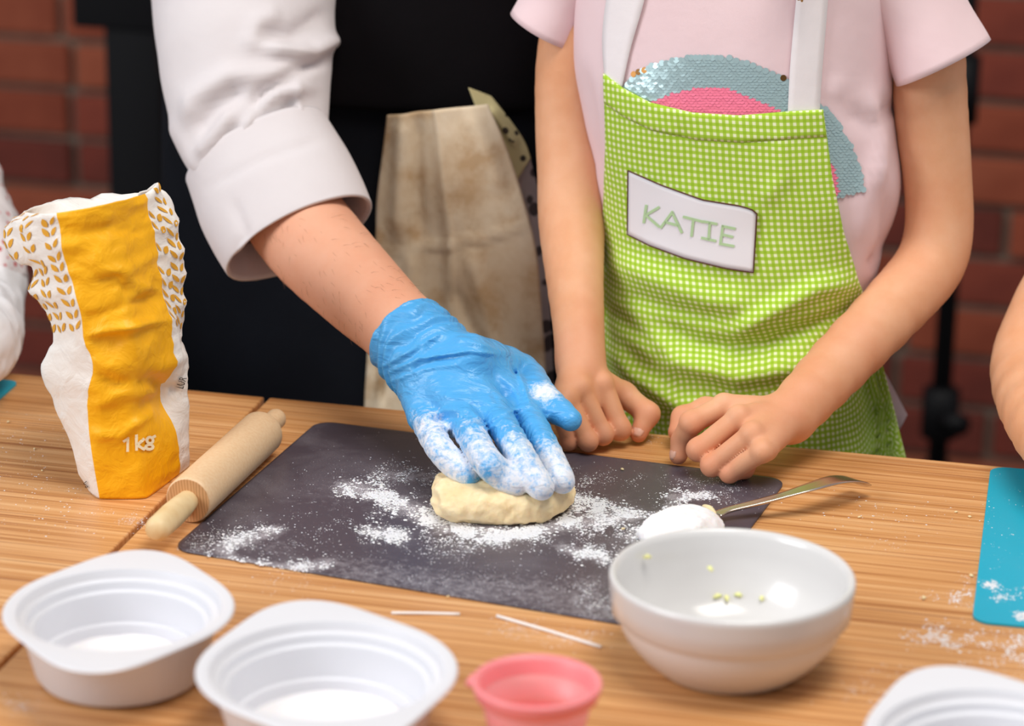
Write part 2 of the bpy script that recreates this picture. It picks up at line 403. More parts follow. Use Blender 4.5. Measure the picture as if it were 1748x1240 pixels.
def gingham():
    t = NT('green_gingham'); uv = t.n('ShaderNodeTexCoord'); s = t.n('ShaderNodeSeparateXYZ'); t.l(uv.outputs['UV'], s.inputs[0]); k = []
    for i in (0, 1):
        w = t.math('SINE', t.math('MULTIPLY', s.outputs[i], 2*math.pi/.0050)); k.append(t.ramp(t.math('MULTIPLY_ADD', w, .5) if 0 else t.math('ADD', t.math('MULTIPLY', w, .5), .5), [(.40, (0, 0, 0, 1)), (.66, (1, 1, 1, 1))]))
    q = t.math('MULTIPLY', t.math('ADD', k[0], k[1]), .5)
    c = t.ramp(q, [(0, lin('9cc42e')), (.5, lin('b0d04a')), (1., lin('eef3c6'))]); t.l(c, t.b.inputs['Base Color'])
    t.b.inputs['Roughness'].default_value = .85; t.b.inputs['Specular IOR Level'].default_value = .2; t.b.inputs['Sheen Weight'].default_value = .1
    t.b.inputs['Transmission Weight'].default_value = 0
    t.bump(t.noise(60, None, 3), .12, .003); return t.m
M['gingham'] = gingham()
M['tag'] = pmat('tag_white', 'f0ecef', .5); M['tag_edge'] = pmat('tag_border', '54281c', .6); M['tag_text'] = pmat('tag_green', 'b9d6a4', .6)
M['seq_silver'] = pmat('sequin_silver_green', 'b4cdcf', .3, metal=.45); M['seq_pink'] = pmat('sequin_pink', 'fa7f9c', .4, metal=.0); M['seq_bronze'] = pmat('sequin_bronze', '8a6236', .3, metal=.9)
M['hair_blond'] = pmat('blond_hair', 'cfa76a', .5, 'b98c50', 60, vec=(1, 1, .1)); M['hair_brown'] = pmat('brown_hair', '3b2a20', .5, '4b3627', 60, vec=(1, 1, .1)); M['arm_hair'] = pmat('arm_hair', '8f6244', .6)
def glove_mat():
    t = NT('blue_nitrile'); a = t.n('ShaderNodeAttribute', attribute_name='flour').outputs['Fac']
    n = t.noise(210, None, 6, .75, .25); k = t.math('ADD', n, t.math('MULTIPLY', a, .53)); k = t.ramp(k, [(.74, (0, 0, 0, 1)), (1., (1, 1, 1, 1))])
    t.l(t.mix(t.math('MULTIPLY', k, .88), lin('52aae6'), lin('efeef2')), t.b.inputs['Base Color'])
    r = t.n('ShaderNodeMapRange', i_3=.36, i_4=.9); t.l(k, r.inputs[0]); t.l(r.outputs[0], t.b.inputs['Roughness'])
    t.b.inputs['Subsurface Weight'].default_value = .15; t.b.inputs['Subsurface Radius'].default_value = (.002, .004, .006); t.b.inputs['Subsurface Scale'].default_value = 1
    w = t.n('ShaderNodeTexNoise', i_Scale=120., i_Detail=4., i_Roughness=.6, i_Distortion=.7)
    t.l(t.coord('Object', (1, 1, 1)), w.inputs['Vector'])
    t.bump(t.noise(70, t.coord('Object', (.5, 1.5, 1.5), (0, 0, -.6)), 3, .5, 1.2), .5, .004, t.bump(w.outputs['Fac'], .22, .002)); return t.m
M['glove'] = glove_mat(); M['nail'] = pmat('fingernail', 'f0b79e', .3, sss=.1)
# ------------------------------------------------------------------ setting
def structure(o, label, cat): o['kind'] = 'structure'; o['label'] = label; o['category'] = cat; return o
WY = 1.80
structure(mobj('floor', *box(-2.6, 2.4, -3.2, WY+.25, FLOOR-.05, FLOOR), M['floor'], None, False), 'dark grey floor under the tables', 'floor')
wall = structure(mobj('wall_back', *box(-2.6, 2.4, WY+.012, WY+.2, FLOOR, 2.1), M['mortar'], None, False, recenter=False), 'dark red brick wall with recessed mortar joints', 'wall')
bl, bh, gap = .235, .062, .011
bmesh_data = []
V, Fc = box(-bl/2, bl/2, -.016, .05, -bh/2, bh/2, .003, 1)
for m in M['brick']:
    me = bpy.data.meshes.new('brick'); me.from_pydata(V.tolist(), [], [tuple(f) for f in Fc]); me.materials.append(m); bmesh_data.append(me)
VH, FH = box(-bl/4+gap/4, bl/4-gap/4, -.016, .05, -bh/2, bh/2, .003, 1); halfs = []
for m in M['brick']:
    me = bpy.data.meshes.new('brick'); me.from_pydata(VH.tolist(), [], [tuple(f) for f in FH]); me.materials.append(m); halfs.append(me)
row = 0; z = FLOOR+bh/2+.004
while z < .42:
    x = -1.80+(.5*(bl+gap) if row % 2 else 0)+random.uniform(-.01, .01)
    while x < 1.15:
        half = random.random() < .12
        b = bpy.data.objects.new('brick', random.choice(halfs if half else bmesh_data)); COL.objects.link(b); b.parent = wall
        step = bl/2-gap/2 if half else bl
        b.location = (x+step/2, WY+.014+random.uniform(-.004, .004), z); b.rotation_euler = (0, random.uniform(-.006, .006), random.uniform(-.01, .01))
        x += step+gap
    z += bh+gap; row += 1
# black stand by the wall and a black post
def stand(px0, pya, Y, w, label):
    c = py(px0, pya, Y); r = w/2/FPX*depth(c); x, y = c[0], Y
    t = thing('light_stand', label, 'stand', (x, y, FLOOR))
    mobj('pole', *tube([(x, y, FLOOR+.18), (x, y, 0), (x, y, .9)], r, 16), M['black_metal'], t)
    k = py(px0, 705, Y); mobj('clamp_collar', *tube([(x, y, k[2]-.035), (x, y, k[2]-.03), (x, y, k[2]+.03), (x, y, k[2]+.035)], [r*1.2, r*1.9, r*1.9, r*1.2], 16), M['black_metal'], t)
    mobj('knob', *tube([(x, y-r, k[2]), (x+.03, y-r-.03, k[2])], [.009, .014], 10), M['black_metal'], t)
    for a in (0.4, 2.5, 4.6): mobj('leg', *tube([(x, y, FLOOR+.3), (x+.28*math.cos(a), y+.28*math.sin(a), FLOOR+.012)], .011, 10), M['black_metal'], t)
    z2 = py(px0, 150, Y)[2]; mobj('clamp_collar', *tube([(x, y, z2-.04), (x, y, z2+.04)], r*1.7, 16), M['black_metal'], t)
stand(1612, 600, 1.35, 34, 'black metal stand with clamp collar in front of the brick wall')
pc = py(225, 170, 1.2)
t = thing('black_post', 'broad black post standing before the bricks beside the white sleeve', 'post', (pc[0], 1.2, FLOOR))
mobj('upright', *box(pc[0]-.022, pc[0]+.05, 1.17, 1.23, FLOOR+.02, .8, .004), M['black_metal'], t)
mobj('base_plate', *box(pc[0]-.12, pc[0]+.14, 1.08, 1.32, FLOOR, FLOOR+.02, .004), M['black_metal'], t)
hz = py(200, 20, 1.2)[2]; mobj('bracket', *box(pc[0]-.06, pc[0]+.07, 1.165, 1.235, hz-.015, hz+.3, .004), M['black_metal'], t)
# ------------------------------------------------------------------ tables
BACK, SEAM, FRONT = .046, -.0590, -.74
def table(x0, x1, label):
    t = thing('table', label, 'table', ((x0+x1)/2, (BACK+FRONT)/2, FLOOR), 'wood-look tables pushed together')
    o = mobj('table_top', *box(x0, x1, FRONT, BACK, -.025, 0, .0012, 2), M['wood'], t, False)
    for a, b, c, d in ((x0, x1, BACK, BACK+.0012), (x0, x1, FRONT-.0012, FRONT)): mobj('edge_band', *box(a+.002, b-.002, c, d, -.0235, -.0015), M['edge'], t, False)
    for lx in (x0+.05, x1-.05):
        for ly in (FRONT+.05, BACK-.05): mobj('leg', *box(lx-.02, lx+.02, ly-.02, ly+.02, FLOOR, -.025, .002), M['black_metal'], t)
    return t
table(-1.26, SEAM-.0022, 'wood-look table under the yellow flour bag')
table(SEAM+.0022, 1.14, 'wood-look table under the charcoal mat')
# ------------------------------------------------------------------ cutting mats
def rrect(P, r, n=6):
    P = [np.array(p[:2], float) for p in P]; out = []
    for i in range(4):
        a, b, c = P[i-1], P[i], P[(i+1) % 4]; u = (a-b)/np.linalg.norm(a-b); v = (c-b)/np.linalg.norm(c-b); o = b+(u+v)*r
        for k in range(n+1):
            t = math.pi/2*k/n; out.append(o-v*r*math.cos(t)*1.-u*r*math.sin(t) if 0 else o-u*r*math.sin(t)-v*r*math.cos(t))
    return out
A, B, Cc, Dd = pz(544, 722), pz(1343, 822), pz(293, 941), pz(1148, 1083)
def boardmat(pts, m, label, th=.0018, r=.012):
    R_ = rrect(pts, r); return tag(mobj('cutting_mat', *prism(R_, .0002, th), m, None, False), label, 'cutting mat')
def gridmat(P, m, label, nu=170, nv=130, r=.014, th=.0016):
    P = [np.array(p) for p in P]; V = []; Lx, Ly = np.linalg.norm(P[1]-P[0]), np.linalg.norm(P[3]-P[0])
    for j in range(nv):
        for i in range(nu):
            a, b = i/(nu-1)*Lx, j/(nv-1)*Ly; cx_, cy_ = min(max(a, r), Lx-r), min(max(b, r), Ly-r); dx, dy = a-cx_, b-cy_; dd = max(abs(dx), abs(dy)); l_ = math.hypot(dx, dy)
            if dx and dy: a, b = cx_+dx*dd/l_, cy_+dy*dd/l_
            a /= Lx; b /= Ly; V.append((P[0]*(1-a)+P[1]*a)*(1-b)+(P[3]*(1-a)+P[2]*a)*b)
    V = np.array(V); V[:, 2] = .0018; q = proj(V); dust = np.zeros(len(V))
    for poly, w, a in DUST: d_, _ = pl_dist(q*[1, 1.7], np.array(poly)*[1, 1.7]); dust = np.maximum(dust, a*np.exp(-(d_/w)**2))
    o = mobj('cutting_mat', V, gridf(nu, nv), m, attr={'dust': dust}); o.location.z = .0018; solid(o, .0016, -1); return tag(o, label, 'cutting mat')
DUST = [([(590, 832), (650, 845), (705, 873), (760, 900), (870, 915), (960, 895), (1080, 880)], 26, .8), ([(640, 812), (735, 815)], 20, .45), ([(630, 905), (690, 915)], 20, .6), ([(472, 906), (380, 935), (400, 960), (490, 972), (562, 962)], 20, .75), ([(960, 935), (1030, 955)], 18, .7), ([(1150, 850), (1205, 845)], 18, .7), ([(600, 975), (760, 1000), (900, 1010), (1050, 1040)], 60, .42), ([(330, 930), (480, 930)], 40, .3), ([(1080, 920), (1110, 895), (1150, 862)], 18, .6), ([(550, 850), (1100, 880)], 90, .22), ([(1000, 1000), (1030, 1050)], 40, .4)]
gridmat([Cc, Dd, B, A], M['charcoal'], 'charcoal flexible cutting mat dusted with flour under the dough')
p0, p1 = pz(1691, 800), pz(1659, 1065); u = (p1-p0)/np.linalg.norm(p1-p0); v = np.array([-u[1], u[0], 0]); v = v if v[0] > 0 else -v
boardmat([p1, p1+v*.36, p0+v*.36, p0], M['teal'], 'turquoise flexible cutting mat by the bare elbow')
p0, p1 = pz(33, 654), pz(-2, 685); u = (p1-p0)/np.linalg.norm(p1-p0); v = np.array([u[1], -u[0], 0]); v = v if v[0] < 0 else -v
boardmat([p0+v*.36, p0+u*.28+v*.36, p0+u*.28, p0], M['teal'], 'turquoise flexible cutting mat beside the white sleeve, left of the flour bag', r=.008)
MATZ = .0018
# ------------------------------------------------------------------ rolling pin
a, b = pz(321, 855, .0172), pz(447, 738, .0172); ax = (b-a)/np.linalg.norm(b-a)
e0, e1 = pz(268, 909, .0172), pz(480, 712, .0172)
t = thing('rolling_pin', 'pale wooden rolling pin beside the flour bag', 'rolling pin', ((a+b)/2)*[1, 1, 0])
R0 = .0168
mobj('roller', *tube([a+ax*s for s in (0, .0005, .002, .01)]+[b-ax*s for s in (.01, .002, .0005, 0)], [R0-.0016, R0-.0006, R0, R0, R0, R0, R0-.0006, R0-.0016], 40, True), M['pin'], t, sharp=50)
mobj('end_grain', *tube([a-ax*.0003, a+ax*.0001], R0-.0012, 40), M['pin_end'], t, False)
la = np.linalg.norm(e0-a); mobj('handle', *tube([a-ax*s for s in (-.01, .0, .012, .03, la-.006, la-.002, la)], [.0072, .0076, .0086, .0092, .0088, .0074, .005], 24), M['pin_handle'], t, sharp=60)
la = .036; mobj('handle', *tube([b+ax*s for s in (-.01, .0, .012, .024, la-.005, la-.002, la)], [.0066, .007, .0074, .0078, .0078, .0068, .004], 24), M['pin'], t, sharp=60)
# ------------------------------------------------------------------ flour bag
cols = {  # traced edges of the bag: (px, py) from the bottom up; each edge stands at its own distance on the table
 'L': [(150, 838), (136, 808), (123, 757), (92, 690), (74, 630), (96, 585), (82, 541), (54, 495), (55, 454), (27, 440), (8, 388), (42, 366)],
 'A': [(170, 854), (166, 820), (156, 750), (151, 692), (160, 622), (146, 580), (140, 533), (127, 490), (113, 445), (108, 415), (102, 385), (98, 363)],
 'M': [(250, 848), (247, 815), (238, 745), (226, 690), (238, 622), (226, 575), (219, 530), (208, 480), (196, 435), (188, 405), (183, 375), (178, 349)],
 'B': [(306, 803), (306, 790), (299, 745), (270, 668), (296, 622), (289, 568), (278, 520), (269, 470), (261, 412), (256, 380), (250, 355), (245, 331)],
 'R': [(323, 790), (323, 770), (321, 725), (319, 665), (315, 620), (303, 580), (310, 528), (309, 468), (305, 415), (299, 385), (288, 350), (263, 317)]}
KY = {'L': -.180, 'A': -.197, 'M': -.187, 'B': -.135, 'R': -.118}
CP = {k: np.array([py(x, y, KY[k]) for x, y in c]) for k, c in cols.items()}
for k in CP: CP[k][0, 2] = 0.0006
n = len(CP['L']); mid = (CP['A']+CP['R'])/2
CP['Q'] = CP['R']+np.array([-.018, .034, 0])+np.linspace(0, 1, n)[:, None]*np.array([.0, -.008, .0])
CP['P'] = CP['L']+np.array([.020, .046, 0])+np.linspace(0, 1, n)[:, None]*np.array([.026, -.016, .0])
CP['P'][-1] = py(100, 338, -.13); CP['Q'][-1] = py(225, 340, -.095); CP['P'][-2, 2] = min(CP['P'][-2, 2], CP['P'][-1, 2]-.008)
order = ['L', 'A', 'M', 'B', 'R', 'Q', 'P']; SP = 8
K = [cr(CP[k], SP) for k in order]; nr = len(K[0]); nc = 7; SU = 9
# crisp gusset folds at the four edges, soft in between
rows_ = []
for j in range(nr):
    ring = []
    for i in range(nc):
        p, q = K[i][j], K[(i+1) % nc][j]; o, r = K[i-1][j], K[(i+2) % nc][j]
        for s in range(SU):
            f = s/SU; tt = .35
            m0 = (q-o)*tt*.5; m1 = (r-p)*tt*.5
            h = (2*f**3-3*f*f+1)*p+(f**3-2*f*f+f)*m0+(-2*f**3+3*f*f)*q+(f**3-f*f)*m1; ring.append(h)
    rows_.append(ring)
BV = np.array(rows_).reshape(-1, 3); NU = nc*SU; BF = gridf(NU, nr, True)
hgt = np.repeat(np.linspace(0, 1, nr), NU); NB = vnorm(BV, BF)
cen = np.repeat(BV.reshape(nr, NU, 3).mean(1), NU, 0); out_ = BV-cen; out_[:, 2] = 0; NB *= np.sign((NB*out_).sum(1))[:, None]
def crump(P, s): return 1-np.abs(vn(P, s))*4
dsp = .0026*crump(BV*[1, 1, 1.5], 34)+.0013*crump(BV, 75)+.0006*crump(BV, 150)
dsp *= np.clip(hgt*7, 0.1, 1)*np.where(hgt < .3, .55, 1)
dsp += ridges(BV, [([(150, 570), (200, 560), (290, 545)], 6, .004), ([(145, 545), (210, 520), (270, 505)], 8, -.003), ([(155, 735), (200, 745), (265, 700)], 7, .004), ([(160, 640), (220, 660), (285, 640)], 10, -.004),
                   ([(155, 690), (215, 668), (268, 668)], 10, .004), ([(220, 800), (250, 795)], 3, .0012), ([(200, 400), (215, 480), (270, 500)], 6, .003), ([(110, 400), (190, 390), (250, 400)], 10, -.002), ([(165, 480), (200, 470), (225, 520)], 6, -.003)])
BV = BV+NB*dsp[:, None]; BV[:, 2] = np.maximum(BV[:, 2], .0004)
BF = list(BF); fm = []
for j in range(nr-1):
    for i in range(NU): fm.append(1 if SU <= i < 3*SU else 0)
BF.append(list(range(NU))[::-1]); fm.append(0)
bc = BV[:NU].mean(0); bag = thing('flour_bag', 'crumpled yellow and white paper flour bag, open at the top', 'flour bag', (bc[0], bc[1], 0))
bo = mobj('paper_body', BV, BF, None, bag, True, mats=[M['bag_white'], M['bag_yellow']], fm=fm); solid(bo, .0007, -1)
bt = bvh(bo)
# flour inside
lv = BV.reshape(nr, NU, 3)[int(nr*.55)]; ins = lv.mean(0)+(lv-lv.mean(0))*.93; Vv = np.vstack([ins, lv.mean(0)+[0, 0, .008]])
fl = tag(mobj('flour', Vv, [(i, (i+1) % NU, NU) for i in range(NU)], M['flour']), 'white flour inside the open paper bag', 'flour', kind='stuff')
# printed wheat leaves
G = BV.reshape(nr, NU, 3); LV = []; LF = []
def bagpt(u, v):
    i = u % NU; j = min(max(v, 0), nr-1.001); i0, j0 = int(i), int(j); fi, fj = i-i0, j-j0; i1 = (i0+1) % NU
    return (G[j0, i0]*(1-fi)+G[j0, i1]*fi)*(1-fj)+(G[j0+1, i0]*(1-fi)+G[j0+1, i1]*fi)*fj
def leaf(u, v, du, s):
    p = bagpt(u, v); eu = bagpt(u+.6, v)-p; eu /= np.linalg.norm(eu)+1e-9; ev = bagpt(u, v+.7)-p; ev /= np.linalg.norm(ev)+1e-9; nn = np.cross(eu, ev); c = cen[0]
    if nn@(p-mid.mean(0)) < 0: nn = -nn
    nn /= np.linalg.norm(nn)+1e-9
    d = ev*.8+eu*du*.6; d /= np.linalg.norm(d); w = np.cross(nn, d); base = len(LV)
    ku = .6/(np.linalg.norm(bagpt(u+.6, v)-p)+1e-9); kv = .7/(np.linalg.norm(bagpt(u, v+.7)-p)+1e-9)
    for a_, b_ in ((-1, 0), (-.5, .42), (.1, .48), (.6, .28), (1, 0), (.6, -.22), (.1, -.4), (-.5, -.36)):
        o_ = eu*du*s*.85+d*a_*s+w*b_*s; LV.append(bagpt(u+(o_@eu)*ku, v+(o_@ev)*kv)+nn*.0006)
    LF.append(list(range(base, base+8)))
for u0, vr in ((NU-3*SU/4+0*SU, 0), (1.2, 1), (4.2, 1), (7.2, 1), (3*SU+2.3, 2), (3*SU+6.6, 2), (NU-2.0, 1)):
    if vr == 0: continue
    v = nr*.50 if vr == 1 else nr*.50
    while v < nr-2:
        u = u0; p = bagpt(u, v); dz = np.linalg.norm(bagpt(u, v+1)-p)
        for du in (-1, 1): leaf(u, v, du, .0039)
        v += .0088/max(dz, .0009)
o = mobj('wheat_print', LV, LF, M['bag_ochre'], bag, False); o['label'] = 'ochre wheat ears printed on the white panels'; o['kind'] = 'stuff'
cg = [(253.5+5.2*math.cos(t_), 752+5.4*math.sin(t_)) for t_ in np.linspace(0, 6.283, 13)]; cg2 = [(252.5+6.2*math.cos(t_), 763.5+4.0*math.sin(t_)) for t_ in np.linspace(0, 6.283, 13)]
strokes_px(bt, [[(211, 752), (218, 747), (218, 769)], [(232, 743), (233, 767)], [(243, 750), (234, 759), (244, 767)], cg, cg2, [(258, 747), (262, 745)]], 4.6, 'printed_weight', M['print_white'], bag, .0012)['label'] = 'white lettering 1 kg'
text_px(bt, 'kg', 'printed_text', M['print_black'], bag, 141, 826, 11, .95, .8, .0011)
text_px(bt, 'LUR', 'printed_text', M['print_black'], bag, 311, 664, 13, -1.25, .6, .0011)
# ------------------------------------------------------------------ containers, cup, bowl
def container(rx, ry, Hc, Rr, rb, tabang, label, powder, plabel, slope=0.):
    c = pz(rx, ry, Hc); t = thing('plastic_container', label, 'container', (c[0], c[1], 0), 'white plastic tubs of powder')
    def rf(a, r, z):
        if r < Rr-.003: return 1.
        k = sum(math.exp(-((math.remainder(a-q, 2*math.pi))/.46)**2) for q in (tabang, tabang+math.pi)); return 1+.33*k*min(1, (r-Rr+.003)/.005)
    ro = [(0, .0018), (rb-.006, .0012), (rb-.001, .0025), (rb+.002, .007), (Rr-.006, Hc-.008), (Rr-.0035, Hc-.003), (Rr-.001, Hc-.0022), (Rr+.0035, Hc-.0022), (Rr+.0045, Hc-.0012), (Rr+.0035, Hc), (Rr-.001, Hc), (Rr-.0035, Hc-.0008),
          (Rr-.0055, Hc-.006), (Rr-.0095, Hc-.0068), (Rr-.0105, Hc-.0115), (Rr-.0140, Hc-.0123), (Rr-.0150, Hc-.018), (rb+.0004, .0145), (rb-.0024, .0137), (rb-.0032, .006), (rb-.008, .0042), (0, .0042)]
    mobj('tub', *lathe(ro, 96, (c[0], c[1], 0), rf), M['plastic'], t, sharp=28)
    n = 64; rr = np.linspace(0, 1, 14); V = []; hp = powder
    for s in rr:
        for i in range(n):
            a = 2*math.pi*i/n; rad = s*(rb-.0040); x, y = rad*math.cos(a), rad*math.sin(a)
            V.append((c[0]+x, c[1]+y, hp+.004*(1-s*s)+slope*y))
    V = np.array(V); V[:, 2] += .0012*vn(V, 90); V[-n:, 2] = .0043+0*V[-n:, 2]; V[-2*n:-n, 2] = np.maximum(V[-2*n:-n, 2], .005)
    tag(fixn(mobj('powder', V, gridf(n, 14, True)+[list(range(n))], M['flour'])), plabel, 'powder', kind='stuff')
container(203, 1037, .046, .0655, .050, math.radians(101), 'white plastic tub of powder beside the rolling pin handle', .0085, 'white powder in the tub beside the rolling pin')
container(558, 1140, .046, .0715, .055, math.radians(117), 'white plastic tub of powder beside the pink cup', .0085, 'white powder in the tub beside the pink cup')
container(1706, 1262, .046, .0700, .054, math.radians(116), 'white plastic tub at the floury table front, by the turquoise mat', .0085, 'white powder in the tub by the turquoise mat')
Hb = .062; c = pz(1250, 980, Hb); Rb = .0757
prof = [(0, .003), (.036, .003), (.040, .0005), (.044, .0005), (.0465, .003), (.056, .011), (.0655, .023), (.0695, .0325), (.0698, .035), (.0712, .0370), (.0740, .0390), (.0750, .050), (.0757, .058), (.0757, .061), (.0742, .0628), (.0722, .062), (.0705, .058), (.0690, .048), (.0665, .036), (.060, .022), (.048, .011), (.03, .0075), (0, .007)]
t = thing('ceramic_bowl', 'white ceramic bowl with stepped rim and zest scraps inside', 'bowl', (c[0], c[1], 0))
mobj('bowl_body', *lathe(prof, 96, (c[0], c[1], 0)), M['ceramic'], t)
ZV = []
for x, y, s in ((1105, 955, 5), (1212, 975, 6), (1216, 990, 5), (1160, 1008, 4), (1225, 1022, 6), (1240, 1025, 7), (1260, 1020, 5), (1300, 1026, 4), (1198, 1015, 4), (1180, 1012, 3)):
    d = pz(x, y, .012); rr = np.linalg.norm(d[:2]-c[:2]); zz = np.interp(rr, [0, .03, .048, .060, .0665, .069, .0705, .0722], [.007, .0075, .011, .022, .036, .048, .058, .062])
    for _ in range(25):
        d = pz(x, y, zz); rr = np.linalg.norm(d[:2]-c[:2]); zz = .5*zz+.5*np.interp(rr, [0, .03, .048, .060, .0665, .069, .0705, .0722], [.007, .0075, .011, .022, .036, .048, .058, .062])
    a = random.uniform(0, 3); L_ = s*.0005; P = [d+np.array([math.cos(a), math.sin(a), 0])*q*L_+[0, 0, .0012] for q in (-1, 0, 1)]; P[1] = P[1]+[0, 0, .0008]
    ZV.append(tube(P, [.0009, .0016, .0008], 6))
mobj('zest_scraps', *merge(ZV), M['zest'], t)['kind'] = 'stuff'
Hc = .052; c = pz(917, 1162, Hc)
prof = [(0, .001), (.022, .0005), (.0245, .003), (.0275, .02), (.0310, Hc-.011), (.0335, Hc-.0105), (.0352, Hc-.009), (.0372, Hc-.002), (.0368, Hc), (.0345, Hc), (.0325, Hc-.003), (.0295, .03), (.0265, .02), (.0225, .0035), (0, .0032)]
t = thing('pink_cup', 'small pink measuring cup with a flared rim', 'cup', (c[0], c[1], 0))
mobj('cup_body', *lathe(prof, 72, (c[0], c[1], 0)), M['pink_plastic'], t)
lp = c+np.array([-.0365, .0, -.006]); mobj('pour_lip', *tube([lp+[.004, -.004, 0], lp+[-.002, -.003, .001], lp+[-.0015, .004, .001], lp+[.004, .006, 0]], [.0015, .003, .003, .0015], 10), M['pink_plastic'], t)
# ------------------------------------------------------------------ spoon
t = thing('tablespoon', 'steel tablespoon heaped with flour lying across the mat corner', 'spoon', pz(1220, 882)*[1, 1, 0])
hp = [pz(1222, 881, .0075), pz(1245, 872, .0085), pz(1285, 862, .0115), pz(1330, 850, .015), pz(1380, 835, .019), pz(1425, 822, .0195), pz(1455, 821, .0145), pz(1472, 827, .008)]
P = cr(hp, 6); T, N, B_ = frames(P); w = np.interp(np.linspace(0, 1, len(P)), [0, .1, .45, .75, .92, 1], [.0050, .0036, .0048, .0088, .0100, .0078]); V = []; m_ = 12
for p, tt, ww in zip(P, T, w):
    s = np.cross(tt, [0, 0, 1.]); s /= np.linalg.norm(s); u_ = np.cross(s, tt)
    for i in range(m_):
        a = 2*math.pi*i/m_; V.append(p+s*ww*math.cos(a)+u_*(.0015*math.sin(a)+.0012*math.cos(a)**2))
V = np.array(V); V[:, 2] = np.maximum(V[:, 2], .0005)
mobj('handle', V, gridf(m_, len(P), True)+[list(range(m_))[::-1], [len(V)-m_+i for i in range(m_)]], M['steel'], t)
bd = pz(1110, 925)-pz(1222, 881); bd[2] = 0; bd /= np.linalg.norm(bd); sd = np.array([-bd[1], bd[0], 0]); b0 = pz(1222, 881, .0075); SV = []; nu, nvv = 40, 10
SC_ = b0+bd*.035; SC_[2] = 0
for j in range(nvv):
    s = j/(nvv-1)
    for i in range(nu):
        a = 2*math.pi*i/nu; sh = 1-.12*math.cos(a)
        SV.append(SC_+bd*s*.033*math.cos(a)+sd*s*.0215*math.sin(a)*(1+.12*math.cos(a))+np.array([0, 0, .0024+.0068*s**2.4+.001*s*max(0, -math.cos(a))]))
so = mobj('spoon_bowl', SV, gridf(nu, nvv, True)+[list(range(nu))], M['steel'], t); solid(so, .0009, 0)
def hfn(p):
    d = ell(p, SC_+[0, 0, .008], (.036, .024, .0115)) if 0 else None
    q = p-(SC_+[0, 0, .0065]); l = np.stack([q@bd, q@sd, q[:, 2]], -1); d = ell(l, (0.002, 0, 0), (.0345, .0255, .0150)); d = smax(d, -l[:, 2]-.0015, .002); return d+.0022*vn(p, 160)+.0012*vn(p, 420)
V, Fc = sdf_mesh(hfn, axis([(SC_[0]-.045, SC_[0]+.045, .0012)]), axis([(SC_[1]-.045, SC_[1]+.045, .0012)]), axis([(.002, .026, .0012)]))
tag(mobj('flour_heap', V, Fc, M['flour']), 'heap of white flour in the tablespoon', 'flour', kind='stuff')
q = pz(1200, 864, .012); q2 = pz(1222, 878, .0135)
tag(mobj('dough_smear', *tube(cr([q, (q+q2)/2+[0, 0, .0012], q2], 5), np.array([.0008, .0014, .0017, .0019, .0021, .0022, .002, .0019, .0016, .0012, .0006]), 8), M['crumb']), 'thin smear of dough stuck at the spoon neck', 'dough')
# ------------------------------------------------------------------ white straws of paper
for (x0, y0, x1, y1), lab in (((668, 1047, 785, 1049), 'thin straight white paper stick behind the tub by the pink cup'), ((848, 1052, 1026, 1105), 'longer white paper stick lying slanted behind the pink cup')):
    a, b = pz(x0, y0, .0012), pz(x1, y1, .0012); tag(mobj('paper_stick', *tube(cr([a, (a+b)/2+[0, .0006, 0], b], 4), .0011, 8), M['string']), lab, 'stick')
# ------------------------------------------------------------------ dough
dc = pz(858, 842, .012); dc[2] = 0
def dfn(p):
    q = p-dc; l = np.stack([q@RT, q[:, 0]*_sy+q[:, 1]*_cy, q[:, 2]], -1)
    s = l[:, 2]-.0125
    r = np.sqrt((l[:, 0]/.0505)**2+(l[:, 1]/.041)**2); lat = (r-1)*.041
    d = np.sqrt(np.maximum(lat+.0105, 0)**2+np.maximum(np.abs(s)-.0015, 0)**2)-.0105+np.minimum(np.maximum(lat+.0105, np.abs(s)-.0015), 0)*.3
    d = smin(d, ell(l, (-.024, -.020, .013), (.026, .022, .0125)), .006)
    d = smax(d, -rc(l, (-.052, -.012, .022), (-.043, -.034, .012), .0022, .0016), .004)
    return d+.0034*vn(p, 80)+.0026*vn(p, 190)+.0014*vn(p, 480)
V, Fc = sdf_mesh(dfn, axis([(dc[0]-.064, dc[0]+.064, .0013)]), axis([(dc[1]-.06, dc[1]+.06, .0013)]), axis([(-.004, .034, .0013)])); V[:, 2] = np.maximum(V[:, 2], MATZ+.0001)
tag(mobj('dough', V, Fc, M['dough']), 'flat round of yellow dough pressed under the blue glove', 'dough')
